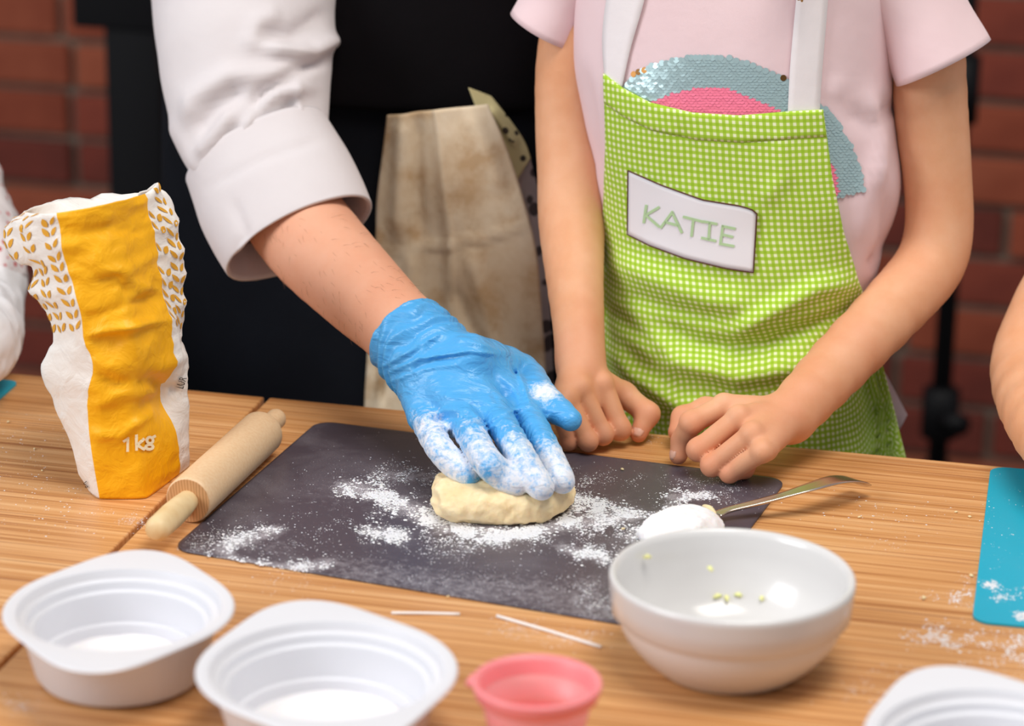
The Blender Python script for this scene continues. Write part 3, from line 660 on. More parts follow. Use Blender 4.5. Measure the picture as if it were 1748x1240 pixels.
# ------------------------------------------------------------------ flour scatter
OCT = np.array([(1, 0, 0), (.31, .95, 0), (-.81, .59, 0), (-.81, -.59, 0), (.31, -.95, 0), (0, 0, .8)])
OF = [(0, 1, 5), (1, 2, 5), (2, 3, 5), (3, 4, 5), (4, 0, 5)]
PN = np.clip(.5+2.6*(vn(np.stack(np.meshgrid(np.arange(400.)*.045, np.arange(500.)*.045, [0.], indexing='ij'), -1).reshape(-1, 3), 6).reshape(400, 500)), .06, 1)
def scatter(name, label, clusters, z, keep=None):
    V = []; F_ = []
    for poly, spread, n, smin_, smax_ in clusters:
        poly = np.array(poly, float); seg = np.linalg.norm(np.diff(poly, axis=0), axis=1); cum = np.concatenate([[0], np.cumsum(seg)])
        for _ in range(int(n*3.4)):
            s = random.random()*cum[-1]; x = np.interp(s, cum, poly[:, 0]); y = np.interp(s, cum, poly[:, 1])
            x += random.gauss(0, spread*1.45); y += random.gauss(0, spread*.75)
            if keep and not keep(x, y): continue
            if PN[int(x/5) % 400, int(y/3) % 500] < random.random()*.9: continue
            r = .72*(smin_+(smax_-smin_)*random.random()**3.4); p = pz(x, y, z); a = random.random()*6.28; c_, s_ = math.cos(a), math.sin(a); b = len(V); hh = random.uniform(.25, .6)
            e = random.uniform(.6, 1)
            for o in OCT: V.append(p+r*np.array([o[0]*c_-o[1]*e*s_, o[0]*s_+o[1]*e*c_, o[2]*hh+.05]))
            F_ += [(b+i, b+j, b+k) for i, j, k in OF]
    return tag(mobj(name, V, np.array(F_), M['flour'], None, True), label, 'flour', kind='stuff')
def inmat(x, y):
    def side(a, b): return (b[0]-a[0])*(y-a[1])-(b[1]-a[1])*(x-a[0]) > 0
    q = [(544, 723), (1341, 823), (1146, 1080), (295, 941)]; return all(side(q[i], q[(i+1) % 4]) for i in range(4))
scatter('flour_scatter', 'white flour scattered over the charcoal cutting mat around the dough', [
 ([(590, 832), (650, 845), (705, 873), (735, 890)], 11, 1500, .0003, .0022), ([(625, 822), (690, 805), (735, 812)], 15, 600, .0002, .0012),
 ([(690, 870), (745, 893), (800, 912), (870, 915), (940, 903), (985, 880)], 8, 2400, .0004, .0026), ([(740, 905), (800, 922), (880, 920), (960, 905)], 16, 1200, .0002, .0014),
 ([(985, 862), (1040, 875), (1085, 885)], 11, 900, .0003, .0022), ([(985, 850), (1030, 862)], 7, 350, .0003, .0018), ([(1000, 900), (1060, 890)], 14, 420, .0003, .0018),
 ([(630, 900), (660, 915), (690, 915)], 10, 500, .0003, .0022), ([(530, 902), (620, 902), (700, 915), (800, 940)], 22, 600, .0002, .001),
 ([(472, 906), (410, 920), (372, 938), (385, 955), (440, 968), (500, 972), (562, 962)], 8, 1300, .0003, .002), ([(330, 930), (400, 915), (480, 930)], 20, 700, .0002, .0009),
 ([(960, 935), (1000, 945), (1030, 955)], 9, 420, .0003, .0022), ([(985, 955), (1020, 930), (1060, 920)], 14, 400, .0002, .0012),
 ([(1150, 850), (1180, 842), (1205, 848)], 9, 500, .0003, .002), ([(1190, 838), (1250, 845), (1300, 850)], 15, 300, .0002, .0008), ([(1080, 920), (1110, 895), (1150, 862)], 8, 500, .0003, .0018),
 ([(600, 960), (760, 990), (900, 1000), (1040, 1030)], 45, 900, .00015, .0007), ([(560, 830), (700, 850), (900, 870), (1100, 860)], 70, 1500, .00015, .0008), ([(960, 790), (1010, 810), (1250, 830)], 14, 260, .0002, .0009),
 ([(1000, 1000), (1030, 1050)], 14, 300, .0002, .001), ([(955, 845), (990, 822), (1010, 820)], 6, 90, .0003, .0014)], MATZ, inmat)
scatter('flour_scatter', 'loose flour specks and smudges strewn over the wood-look tables', [
 ([(1570, 1080), (1620, 1090), (1665, 1100)], 16, 420, .0003, .0016), ([(1680, 1100), (1748, 1115)], 22, 420, .0003, .0018), ([(1590, 1025), (1655, 1020)], 9, 160, .0003, .0013), ([(1660, 985), (1650, 1040)], 10, 60, .0003, .001),
 ([(40, 720), (30, 750), (60, 830), (90, 870), (160, 880)], 40, 260, .0002, .0012), ([(190, 880), (250, 885)], 14, 150, .0002, .0008), ([(205, 900), (240, 890)], 10, 80, .0002, .0008),
 ([(1400, 860), (1480, 880), (1650, 880)], 30, 90, .0002, .0013), ([(1480, 925), (1530, 930)], 12, 40, .0002, .0009), ([(860, 1070), (960, 1090), (1040, 1085)], 14, 260, .0002, .0009), ([(450, 985), (560, 1000)], 20, 90, .0002, .0008),
 ([(1070, 758), (1120, 755)], 8, 40, .0003, .001), ([(0, 1200), (60, 1210)], 14, 120, .0002, .001), ([(1450, 1180), (1560, 1150)], 20, 120, .0002, .001)], .0, lambda x, y: not inmat(x, y) and y > 700)
scatter('flour_scatter', 'flour streaks on the turquoise cutting mat by the bare elbow', [([(1668, 995), (1700, 1000)], 5, 140, .0003, .002), ([(1700, 1018), (1748, 1012)], 7, 200, .0003, .0016), ([(1735, 1055), (1760, 1050)], 5, 120, .0004, .002), ([(1690, 830), (1720, 900), (1730, 970)], 26, 60, .0003, .001)], MATZ, lambda x, y: x > 1690-(y-800)*.11)
CB = []
for x, y, s, lab in ((1062, 803, 4.2, 'on the charcoal mat between the two bare fists'), (1064, 905, 4.2, 'on the charcoal mat beside the flour heap in the spoon'), (1577, 1024, 6, 'on the table, the largest one between bowl and turquoise mat'), (1632, 876, 3.6, 'on the table, one of two beyond the spoon handle'), (1655, 884, 4, 'on the table, one of two beyond the spoon handle'), (1467, 885, 3.6, 'on the table just below the spoon handle tip'), (1658, 985, 5, 'against the edge of the turquoise mat'), (59, 768, 3.6, 'on the table beside the flour bag'), (72, 805, 3, 'on the table beside the flour bag'), (765, 1020, 3, 'on the charcoal mat near its front edge'), (14, 722, 4, 'on the table near the white sleeve')):
    p = pz(x, y, (MATZ if 'charcoal' in lab else 0)); r = s*.00042; a = random.random()*3; V = np.array([(p[0]+r*(q[0]*math.cos(a)-q[1]*.6*math.sin(a)), p[1]+r*(q[0]*math.sin(a)+q[1]*.6*math.cos(a)), p[2]+r*.55*(q[2]+1)*.9) for q in [(math.cos(i*1.047)*math.sqrt(max(0, 1-zz*zz)), math.sin(i*1.047)*math.sqrt(max(0, 1-zz*zz)), zz) for zz in (-.95, -.3, .4, .95) for i in range(6)]])
    V += .0005*np.stack([vn(V+k, 500) for k in range(3)], -1); V[:, 2] = np.maximum(V[:, 2], p[2])
    tag(mobj('dough_crumb', V, gridf(6, 4, True)+[list(range(6))[::-1], list(range(18, 24))], M['crumb']), 'small pale dough crumb lying '+lab, 'crumb', 'dough crumbs')
#PEOPLE

# ------------------------------------------------------------------ people
def head_fn(p, c, s, face):
    f = np.array([face[0], face[1], 0.]); f /= np.linalg.norm(f); r = np.array([f[1], -f[0], 0]); q = (p-np.asarray(c))/s; l = np.stack([q@r, q@f, q[:, 2]], -1)
    d = ell(l, (0, -.005, .03), (.073, .092, .088)); d = smin(d, ell(l, (0, .022, -.045), (.056, .062, .062)), .03)
    d = smin(d, rc(l, (0, .086, .012), (0, .104, -.022), .008, .012), .012)
    for a in (-1, 1):
        d = smax(d, -ell(l, (a*.032, .094, .012), (.017, .014, .011)), .01); d = smin(d, ell(l, (a*.032, .080, .010), (.013, .011, .012)), .003); d = smin(d, ell(l, (a*.076, -.005, -.005), (.009, .018, .03)), .006)
    d = smin(d, rc(l, (-.018, .080, -.058), (.018, .080, -.058), .007, .007), .006)
    return d*s
def hair_fn(p, c, s, face):
    f = np.array([face[0], face[1], 0.]); f /= np.linalg.norm(f); r = np.array([f[1], -f[0], 0]); q = (p-np.asarray(c))/s; l = np.stack([q@r, q@f, q[:, 2]], -1)
    d = ell(l, (0, -.012, .036), (.084, .100, .098)); d = smax(d, -(ell(l, (0, .10, -.03), (.072, .085, .088))), .012); return (smax(d, -(l[:, 2]+.055), .01)+.004*vn(l*[1, 1, .2], 90))*s
def legs_fn(p, cx, cy, hipz, w, r0):
    d = ell(p, (cx, cy, hipz), (w, w*.68, w*.75))
    for a in (-1, 1): d = smin(d, chain(p, [(cx+a*w*.5, cy, hipz-.04), (cx+a*w*.52, cy-.012, (hipz+FLOOR)/2), (cx+a*w*.5, cy, FLOOR+.05)], [r0, r0*.72, r0*.55]), .03)
    return d
def shoes(t, cx, cy, w, m):
    for a in (-1, 1):
        o = np.array([cx+a*w*.5, cy, FLOOR])
        fn = lambda p, o=o: smax(smin(rc(p, o+[0, .03, .035], o+[0, -.13, .028], .036, .034), rc(p, o+[0, .02, .04], o+[0, .02, .075], .036, .038), .02), -(p[:, 2]-FLOOR-.001), .004)
        V, Fc = sdf_mesh(fn, axis([(o[0]-.06, o[0]+.06, .008)]), axis([(o[1]-.2, o[1]+.09, .008)]), axis([(FLOOR-.01, FLOOR+.13, .008)])); mobj('shoe', V, Fc, m, t)
def ringloft(rows, n=96, e=2.3):   # rows: (x, y, z, a, b)
    V = []
    for x, y, z, a, b in rows:
        for i in range(n):
            t = 2*math.pi*i/n; c, s = math.cos(t), math.sin(t); V.append((x+a*np.sign(c)*abs(c)**(2/e), y+b*np.sign(s)*abs(s)**(2/e), z))
    return np.array(V), gridf(n, len(rows), True)
# ---------------- the girl
GY = .165
gc = py(1265, -250, GY); gx = gc[0]
girl = thing('person', 'child in pink sequined T-shirt and green gingham apron with both fists on the table', 'person', (gx, GY, FLOOR))
aR, rR = chain_px([(1525, -110, 112, .168), (1560, -25, 116, .167), (1582, 70, 122, .166), (1590, 200, 122, .168), (1600, 300, 113, .168), (1603, 388, 112, .165), (1587, 452, 114, .155), (1532, 518, 111, .122), (1432, 622, 104, .062), (1348, 712, 90, .006)])
aL, rL = chain_px([(1045, -120, 100, .168), (1005, -45, 104, .166), (984, 25, 108, .162), (970, 120, 108, .158), (968, 220, 104, .15), (974, 300, 109, .138), (976, 380, 110, .118), (981, 470, 96, .085), (988, 560, 84, .052), (991, 622, 80, .032)])
aR_, aL_ = cr(np.c_[aR, rR], 3), cr(np.c_[aL, rL], 3)
def F3(*L): return np.array([pz(a, b, z) for a, b, z in L])
fL = [(F3((1027, 657, .045), (1058, 733, .0145)), (.0086, .0084)), (F3((990, 664, .046), (1029, 742, .0135)), (.0084, .0079)), (F3((967, 680, .042), (1004, 754, .0115)), (.0078, .0072)), (F3((953, 702, .036), (972, 754, .010)), (.0068, .0062))]
fR = [(F3((1236, 694, .0455), (1180, 722, .037)), (.0086, .0086)), (F3((1262, 714, .046), (1192, 768, .023)), (.0086, .0084)), (F3((1284, 742, .041), (1215, 795, .0145)), (.0082, .0080)), (F3((1301, 772, .033), (1245, 808, .0105)), (.0074, .0070))]
def curl(f, wrist, r):       # middle and end bones folded back under the palm
    P, R = f; d = wrist-P[1]; d[2] = 0; d /= np.linalg.norm(d); m = P[1]+d*.017+[0, 0, -.0015]; m[2] = max(m[2], R[1]*.86+.001); e = m+d*.010+[0, 0, .008]; return np.vstack([P, m, e]), list(R)+[R[1]*.95, R[1]*.85]
FL = [curl(f, aL[-1], 0) for f in fL]
FR = [None]+[curl(f, aR[-1], 0) for f in fR[1:]]
FR[0] = (np.vstack([fR[0][0], pz(1164, 752, .020), pz(1158, 778, .0095)]), [.0086, .0086, .0078, .0068])
TL = (np.vstack([aL[-1]+[.006, -.010, -.006], pz(1065, 674, .030), pz(1106, 707, .021), pz(1090, 741, .0085)]), [.013, .0092, .0086, .0066])
TR = (np.vstack([aR[-1]+[-.008, .012, -.004], pz(1205, 700, .026), pz(1166, 713, .022), pz(1155, 738, .014)]), [.013, .0092, .0082, .0066])
def fist(p, wrist, wr, F_, T_):
    d = None
    for i, (P, R) in enumerate(F_):
        e = rc(p, wrist, P[0], wr*.74, R[0]*1.10); d = e if d is None else smin(d, e, .007)
        if i: d = smin(d, rc(p, F_[i-1][0][0]*.86+wrist*.14+[0, 0, -.003], P[0]*.86+wrist*.14+[0, 0, -.003], .0075, .0075), .004)
    pc_ = np.mean([f[0][0] for f in F_], 0)*.35+np.mean([f[0][-1] for f in F_], 0)*.35+wrist*.3; d = smin(d, ell(p, pc_+[0, 0, -.003], (.019, .017, .014)), .006)
    fs = None
    for P, R in F_:
        e = rc(p, P[0], P[1], R[0], R[1]*.93)
        e = smin(e, np.linalg.norm(p-P[1], axis=1)-R[1]*1.02, .004); e = np.minimum(e, chain(p, P[1:], R[1:], .003))
        e = smin(e, np.linalg.norm(p-P[0]-[0, 0, .0016], axis=1)-R[0]*.92, .004); fs = e if fs is None else smin(fs, e, .0004)
    d = smin(d, fs, .0020); return smin(d, chain(p, T_[0], T_[1], .005), .003)
hc = np.array([gx-.005, GY-.015, .565])
def girl_fn(p):
    d = chain(p, aR_[:, :3], aR_[:, 3], .004); e = chain(p, aL_[:, :3], aL_[:, 3], .004)
    d = smin(d, fist(p, aR[-1], rR[-1], FR, TR), .008); e = smin(e, fist(p, aL[-1], rL[-1], FL, TL), .008); d = np.minimum(d, e)
    b = ell(p, (gx, GY+.01, .18), (.098, .062, .21)); b = smin(b, rc(p, aL[0]+[.02, 0, .0], aR[0]+[-.02, 0, .0], .035, .035), .05)
    b = smin(b, rc(p, (gx, GY+.01, .36), (gx, GY-.005, .50), .036, .034), .03); b = smin(b, head_fn(p, hc, .88, (-.25, -1)), .02)
    b = smin(b, legs_fn(p, gx+.005, GY+.01, -.06, .10, .055), .04)
    return smin(d, b, .015)
V, Fc = sdf_mesh(girl_fn, axis([(gx-.21, .17, .006), (.17, .415, .0014), (.415, .56, .0035)]), axis([(-.085, .055, .0014), (.055, .19, .003), (.19, .31, .006)]), axis([(FLOOR-.01, -.02, .014), (-.02, .098, .0014), (.098, .36, .0035), (.36, .71, .0045)]))
red = np.zeros(len(V))
for P, R in FL+FR+[TL, TR]:
    for k in range(1, len(P)): red = np.maximum(red, (.8 if k == 1 else 1)*np.exp(-(np.linalg.norm(V-P[k], axis=1)/.0115)**2))
mobj('body', V, Fc, M['skin_girl'], girl, attr={'red': red})
def nail(P, R, side):
    d = P[-1]-P[-2]; d /= np.linalg.norm(d); nrm = np.asarray(side, float); nrm = nrm-d*(nrm@d); nrm /= np.linalg.norm(nrm); w_ = np.cross(d, nrm); c_ = P[-1]-d*.001; V = []
    for j in range(7):
        for i in range(7):
            a_, b_ = (i-3)/3, (j-3)/3; ww = (1-.35*abs(b_)**3)*.0044; V.append(c_+d*b_*.0052+w_*a_*ww*math.sqrt(1-.3*b_*b_)+nrm*(R[-1]*.985-.0016*a_*a_-.0012*max(b_, 0)**2))
    solid(mobj('fingernail', V, gridf(7, 7), M['nail'], girl), .0006, 0)
nail(TL[0], TL[1], (-.05, -1, .35)); nail(FR[0][0], FR[0][1], (-.75, -.6, .3))
V, Fc = sdf_mesh(lambda p: hair_fn(p, hc, .9, (-.25, -1)), axis([(hc[0]-.1, hc[0]+.1, .006)]), axis([(hc[1]-.12, hc[1]+.12, .006)]), axis([(hc[2]-.08, hc[2]+.15, .006)]))
hair = [(V, Fc.tolist())]; tip = py(1366, 6, .066)
for k in range(14):
    o = np.array([random.uniform(-.009, .009), random.uniform(-.006, .004), 0]); st = hc+np.array([.068, -.01, -.02])+o*1.4
    hair.append(tube(cr([st, (st+tip)/2+[.012, -.022, -.01]+o, tip+o*[1, .6, 0]+[0, -.004, .05], tip+o*.25+[0, 0, random.uniform(0, .01)]], 6), np.r_[np.full(15, .0042), [.0036, .0028, .002, .0008]], 7))
mobj('hair', *merge(hair), M['hair_blond'], girl)
V, Fc = sdf_mesh(lambda p: legs_fn(p, gx+.005, GY+.01, -.06, .112, .066), axis([(gx-.15, gx+.16, .009)]), axis([(.04, .31, .009)]), axis([(FLOOR-.0, .06, .011)])); mobj('trousers', V, Fc, M['jeans'], girl); shoes(girl, gx, GY, .11, M['sleeve_white'])
# T-shirt
rows = []
for y, l, r, b in ((-300, 1185, 1345, .045), (-262, 1120, 1410, .062), (-215, 1040, 1490, .072), (-150, 1000, 1535, .080), (-60, 990, 1540, .085), (40, 986, 1532, .088), (120, 986, 1526, .089), (200, 1000, 1530, .089), (300, 1018, 1537, .088), (400, 1028, 1513, .086), (470, 1030, 1492, .085), (560, 1032, 1470, .084), (640, 1036, 1478, .084), (705, 1038, 1495, .084), (738, 1040, 1500, .084)):
    A_, B_ = py(l, y, GY), py(r, y, GY); rows.append(((A_[0]+B_[0])/2, GY, (A_[2]+B_[2])/2, (B_[0]-A_[0])/2, b))
rows = cr(rows, 5); TV, TF = ringloft(rows, 110)
NN = vnorm(TV, TF); NN *= np.sign(((TV-[gx, GY, 0])*[1, 1, 0]*NN).sum(1))[:, None]
TV = TV+NN*(ridges(TV, [([(1500, 260), (1478, 330), (1460, 420)], 16, .004), ([(1530, 170), (1490, 215), (1440, 190)], 14, -.004), ([(1480, 150), (1500, 240), (1490, 330)], 12, .005), ([(1440, 140), (1410, 160)], 10, .003), ([(1515, 330), (1505, 420), (1480, 460)], 10, -.005), ([(1000, 120), (1015, 220), (1020, 300)], 10, -.003)])+.0035*vn(TV*[1, 1, .6], 22))[:, None]
def sleeve(L, n=44):
    P, R = chain_px(L); q = cr(np.c_[P, R], 6); Vs, Fs = tube(q[:, :3], q[:, 3], n, False, .80); Vs = Vs+vnorm(Vs, Fs)*(.004*vn(Vs, 30))[:, None]; return Vs, Fs
s1 = sleeve([(1478, -150, 190), (1535, -50, 208), (1578, 40, 204), (1610, 107, 214)] if 0 else [(1478, -150, 190, .168), (1535, -50, 208, .168), (1578, 40, 204, .166), (1610, 107, 214, .164)])
s2 = sleeve([(1050, -150, 190, .168), (1000, -75, 178, .166), (962, -5, 160, .163), (930, 53, 158, .160)])
FLP = np.array([py(x, y, Y_) for x, y, Y_ in ((1485, 600, .190), (1512, 640, .190), (1530, 672, .192), (1549, 708, .195), (1541, 724, .194), (1531, 740, .192), (1505, 742, .190), (1488, 690, .190))]); flp = (np.vstack([FLP, FLP.mean(0)[None]]), [(i, (i+1) % 8, 8) for i in range(8)])
MV, MF = merge([(TV, TF), s1, s2, flp]); sh = mobj('t_shirt', MV, MF, M['shirt_pink'], girl); tt = bvh(sh); solid(sh, .0008, 0)
# apron
topx = [1030, 1062, 1110, 1180, 1260, 1345, 1405]; topy = [125, 150, 175, 192, 197, 190, 187]
ly = [100, 125, 250, 400, 560, 650, 900]; lx = [1030, 1030, 1034, 1028, 1024, 1022, 1012]; ry = [180, 187, 300, 400, 470, 490, 560, 620, 775, 900]; rx = [1404, 1405, 1420, 1441, 1463, 1470, 1488, 1505, 1545, 1572]
torso_t = BVHTree.FromPolygons([tuple(v) for v in TV], TF)
rw = np.array(rows)
def front(x, y):     # front of the clothed torso along this sight line, falling straight below the belly
    for xx in (x, x*.97+1268*.03, x*.9+1268*.1):
        h = torso_t.ray_cast(Vector(CAM), Vector(ray(xx, min(y, 700))).normalized())[0]
        if h is not None: return py(x, y, h[1]-.0045-.007*min(max((y-400)/150, 0), 1))
    return py(x, y, GY-.02)
nu, nv = 100, 120; AV = np.zeros((nv, nu, 3)); px_ = np.zeros((nv, nu, 2))
for j in range(nv):
    for i in range(nu):
        u_ = i/(nu-1); v_ = j/(nv-1); x0 = 1030+375*u_; y_ = np.interp(x0, topx, topy)*(1-v_)+880*v_; x_ = np.interp(y_, ly, lx)*(1-u_)+np.interp(y_, ry, rx)*u_; px_[j, i] = x_, y_; AV[j, i] = front(x_, y_)
for _ in range(6):
    B2 = AV.copy(); B2[1:-1, 1:-1, 1] = (AV[:-2, 1:-1, 1]+AV[2:, 1:-1, 1]+AV[1:-1, :-2, 1]+AV[1:-1, 2:, 1]+AV[1:-1, 1:-1, 1]*2)/6; AV = B2
fl_ = AV.reshape(-1, 3).copy()
fd = ridges(fl_, [([(1475, 478), (1400, 490), (1320, 530), (1240, 575)], 17, .008), ([(1470, 520), (1380, 560), (1300, 590)], 13, -.005), ([(1460, 590), (1360, 625), (1260, 640), (1150, 612), (1060, 560)], 20, .009), ([(1420, 545), (1310, 592), (1200, 590), (1110, 545)], 16, -.006), ([(1024, 575), (1080, 640), (1160, 690), (1260, 705)], 17, .008), ([(1024, 520), (1090, 570), (1150, 620)], 13, -.005), ([(1030, 440), (1110, 470), (1210, 510), (1300, 520)], 22, .006), ([(1060, 500), (1150, 530), (1240, 545)], 14, -.004), ([(1380, 660), (1330, 740), (1300, 800)], 22, .006), ([(1470, 640), (1450, 720), (1440, 800)], 16, -.005), ([(1040, 660), (1100, 720), (1130, 790)], 18, -.006), ([(1160, 215), (1180, 260), (1170, 300)], 10, -.0016), ([(1330, 220), (1340, 300), (1300, 350)], 16, .002)])
fl_[:, 1] -= fd+.002*vn(fl_, 30)
for i_, (x_, y_) in enumerate(proj(fl_)):
    h = torso_t.ray_cast(Vector(CAM), Vector(ray(x_, y_)).normalized())[0]
    if h is not None and fl_[i_, 1] > h[1]-.0035: fl_[i_, 1] = h[1]-.0035
AV = fl_.reshape(nv, nu, 3)
uvu = np.zeros((nv, nu)); uvv = np.zeros((nv, nu)); du = np.linalg.norm(np.diff(AV, axis=1), axis=2); uvu[:, 1:] = np.cumsum(du, 1); uvu -= uvu[:, nu//2:nu//2+1]; dv = np.linalg.norm(np.diff(AV, axis=0), axis=2); uvv[1:] = -np.cumsum(dv, 0); uvv += (AV[0, :, 2]-AV[0, nu//2, 2])[None]
uv = np.stack([uvu, uvv], -1).reshape(-1, 2)
ap = mobj('apron', AV.reshape(-1, 3), gridf(nu, nv), M['gingham'], girl, uv=uv); at = bvh(ap); solid(ap, .0009, 0)
nb = 9; HV = AV[:nb].copy(); HV[:, :, 1] -= .0016; HV[0, :, 1] += .001; HV[-1, :, 1] += .001
solid(mobj('top_hem', HV.reshape(-1, 3), gridf(nu, nb), M['gingham'], ap, uv=uv[:nb*nu]+[.0025, .0013]), .0006, 0)
def drape(poly_l, poly_r, m, tree, n=24, k=6, off=.003, name='strap', parent=None):
    L_, R_ = cr(poly_l, 8), cr(poly_r, 8); V = []; last = None
    for a, b in zip(L_, R_):
        for s in np.linspace(0, 1, k):
            x, y = a*(1-s)+b*s; h, nn = hit(tree, x, y)
            if h is None: h, nn = front(x, y), np.array([0, -1., 0])
            V.append(h+np.array([0, -1., 0])*off)
    o = mobj(name, V, gridf(k, len(L_)), m, parent); return solid(o, .001, 0)
drape([(1034, 140), (1030, 60), (1040, -20), (1062, -120), (1095, -230)], [(1062, 152), (1078, 80), (1102, -5), (1125, -120), (1150, -235)], M['strap'], tt, parent=ap)
drape([(1345, 205), (1350, 110), (1360, 0), (1372, -110), (1360, -235)], [(1399, 203), (1405, 110), (1414, 0), (1420, -110), (1405, -235)], M['strap'], tt, parent=ap)
# name tag
tx = [1073, 1130, 1200, 1262, 1284, 1293]; ty = [290, 315, 340, 350, 356, 364]; bx = [1072, 1110, 1170, 1240, 1287]; by = [399, 418, 440, 457, 464]; V = []; per = []
for j in range(13):
    for i in range(30):
        s = i/29; v_ = j/12; xa = 1073+220*s; xb = 1072+215*s; x_ = xa*(1-v_)+xb*v_; y_ = np.interp(xa, tx, ty)*(1-v_)+np.interp(xb, bx, by)*v_; h, nn = hit(at, x_, y_); V.append(h+[0, -.0014, 0])
V = np.array(V); V3 = V.reshape(13, 30, 3)
for _ in range(4):
    B2 = V3.copy(); B2[1:-1, 1:-1] = (V3[:-2, 1:-1]+V3[2:, 1:-1]+V3[1:-1, :-2]+V3[1:-1, 2:])/4; V3 = B2
V3[:, :, 1] -= .0008
tg = mobj('name_tag', V3.reshape(-1, 3), gridf(30, 13), M['tag'], ap); tgt = bvh(tg); solid(tg, .0006, 0); tg['label'] = 'white name tag reading KATIE in pale green'
loop = list(V3[0])+list(V3[1:, -1])+list(V3[-1, ::-1][1:])+list(V3[::-1, 0][1:])
mobj('tag_border', *tube(np.array(loop)+[0, -.0004, 0], .0006, 6), M['tag_edge'], ap)
strokes_px(tgt, [[(1104, 351), (1100, 379)], [(1125, 354), (1103, 367), (1125, 386)], [(1129, 388), (1148, 362), (1164, 396)], [(1137, 379), (1159, 385)], [(1168, 370), (1199, 378)], [(1184, 374), (1181, 402)], [(1212, 380), (1210, 408)], [(1202, 378), (1223, 382)], [(1199, 406), (1221, 411)],
  [(1254, 390), (1234, 386), (1230, 416), (1252, 420)], [(1232, 400), (1250, 404)]], 4.6, 'tag_lettering', M['tag_text'], ap, .0009)
# sequins
from mathutils.geometry import intersect_point_tri_2d
def inpoly(x, y, P):
    c = False; n = len(P)
    for i in range(n):
        (x1, y1), (x2, y2) = P[i], P[i-1]
        if (y1 > y) != (y2 > y) and x < (x2-x1)*(y-y1)/(y2-y1)+x1: c = not c
    return c
SIL = [(1058, 160), (1085, 128), (1110, 113), (1150, 102), (1180, 96), (1250, 99), (1290, 112), (1320, 125), (1347, 142), (1347, 215), (1058, 215)]; PNK = [(1095, 182), (1112, 172), (1150, 157), (1185, 148), (1240, 148), (1270, 160), (1300, 172), (1332, 188), (1332, 215), (1095, 215)]
SI2 = [(1395, 180), (1408, 185), (1430, 212), (1450, 245), (1467, 290), (1474, 325), (1424, 337), (1395, 340)]; PN2 = [(1395, 255), (1413, 268), (1424, 282), (1433, 332), (1395, 340)]
SQ = {0: ([], []), 1: ([], [])}
def sequin(x, y, r, dst, off=.0011, tilt=.16):
    h, nn = hit(tt, x, y)
    if h is None: return
    nn = nn+np.array([0, 0, tilt+random.uniform(-.08, .08)])+np.array([random.uniform(-.07, .07), 0, 0]); nn /= np.linalg.norm(nn); a = np.cross(nn, [0, 0, 1.]); a /= np.linalg.norm(a); b = np.cross(a, nn); V, Fq = dst; k = len(V)
    for i in range(9): t_ = 2*math.pi*i/9; V.append(h+nn*(off+.0004)+r*(a*math.cos(t_)+b*math.sin(t_)))
    Fq.append(list(range(k, k+9)))
for PS, PP in ((SIL, PNK), (SI2, PN2)):
    y = 94; rr_ = 0
    while y < 345:
        x = 1055+(rr_ % 2)*3.6
        while x < 1480:
            xx, yy = x+random.uniform(-.7, .7), y+random.uniform(-.5, .5)
            if inpoly(xx, yy, PS): sequin(xx, yy, .0024, SQ[1 if inpoly(xx, yy, PP) else 0])
            x += 7.2
        y += 4.6; rr_ += 1
o = mobj('silver_sequins', *SQ[0], M['seq_silver'], sh, False); o['kind'] = 'stuff'
o = mobj('pink_sequins', *SQ[1], M['seq_pink'], sh, False); o['kind'] = 'stuff'
for x, y in ((1083, 127), (1091, 123), (1101, 120), (1337, 133)):
    D_ = ([], []); sequin(x, y, .0024, D_); mobj('bronze_sequin', *D_, M['seq_bronze'], sh, False)
# ---------------- the man
MY = .335; ml, mr = py(285, 150, MY), py(1010, 150, MY); mx = (ml[0]+mr[0])/2; ma_ = (mr[0]-ml[0])/2
man = thing('person', 'adult in white rolled sleeve, black top and blue glove pressing the dough', 'person', (mx, MY, FLOOR))
aM, rM = chain_px([(415, -330, 200, .30), (410, -150, 200, .24), (400, 60, 150, .172), (402, 195, 140, .135), (458, 305, 156, .103), (525, 402, 166, .068), (607, 488, 150, .02), (662, 541, 134, -.012), (700, 578, 124, -.031)])
aM_ = cr(np.c_[aM, rM], 4); WR = py(738, 616, -.047)
hf = {'pinky': (F3((722, 708, .046), (748, 762, .041), (778, 796, .032), (802, 811, .029)), (.0100, .0090, .0086, .0080)),
      'ring': (F3((788, 712, .052), (828, 784, .044), (858, 812, .034), (880, 826, .0295)), (.0104, .0097, .0094, .0088)),
      'middle': (F3((842, 702, .055), (886, 774, .045), (908, 812, .035), (924, 832, .0295)), (.0102, .0096, .0092, .0086)),
      'index': (F3((887, 682, .055), (927, 758, .044), (948, 800, .034), (960, 822, .0295)), (.0098, .0092, .0088, .0082))}
hth = (np.vstack([py(800, 612, -.058), pz(889, 635, .062), pz(924, 677, .057), pz(974, 717, .050)]), (.018, .0124, .0108, .0076))
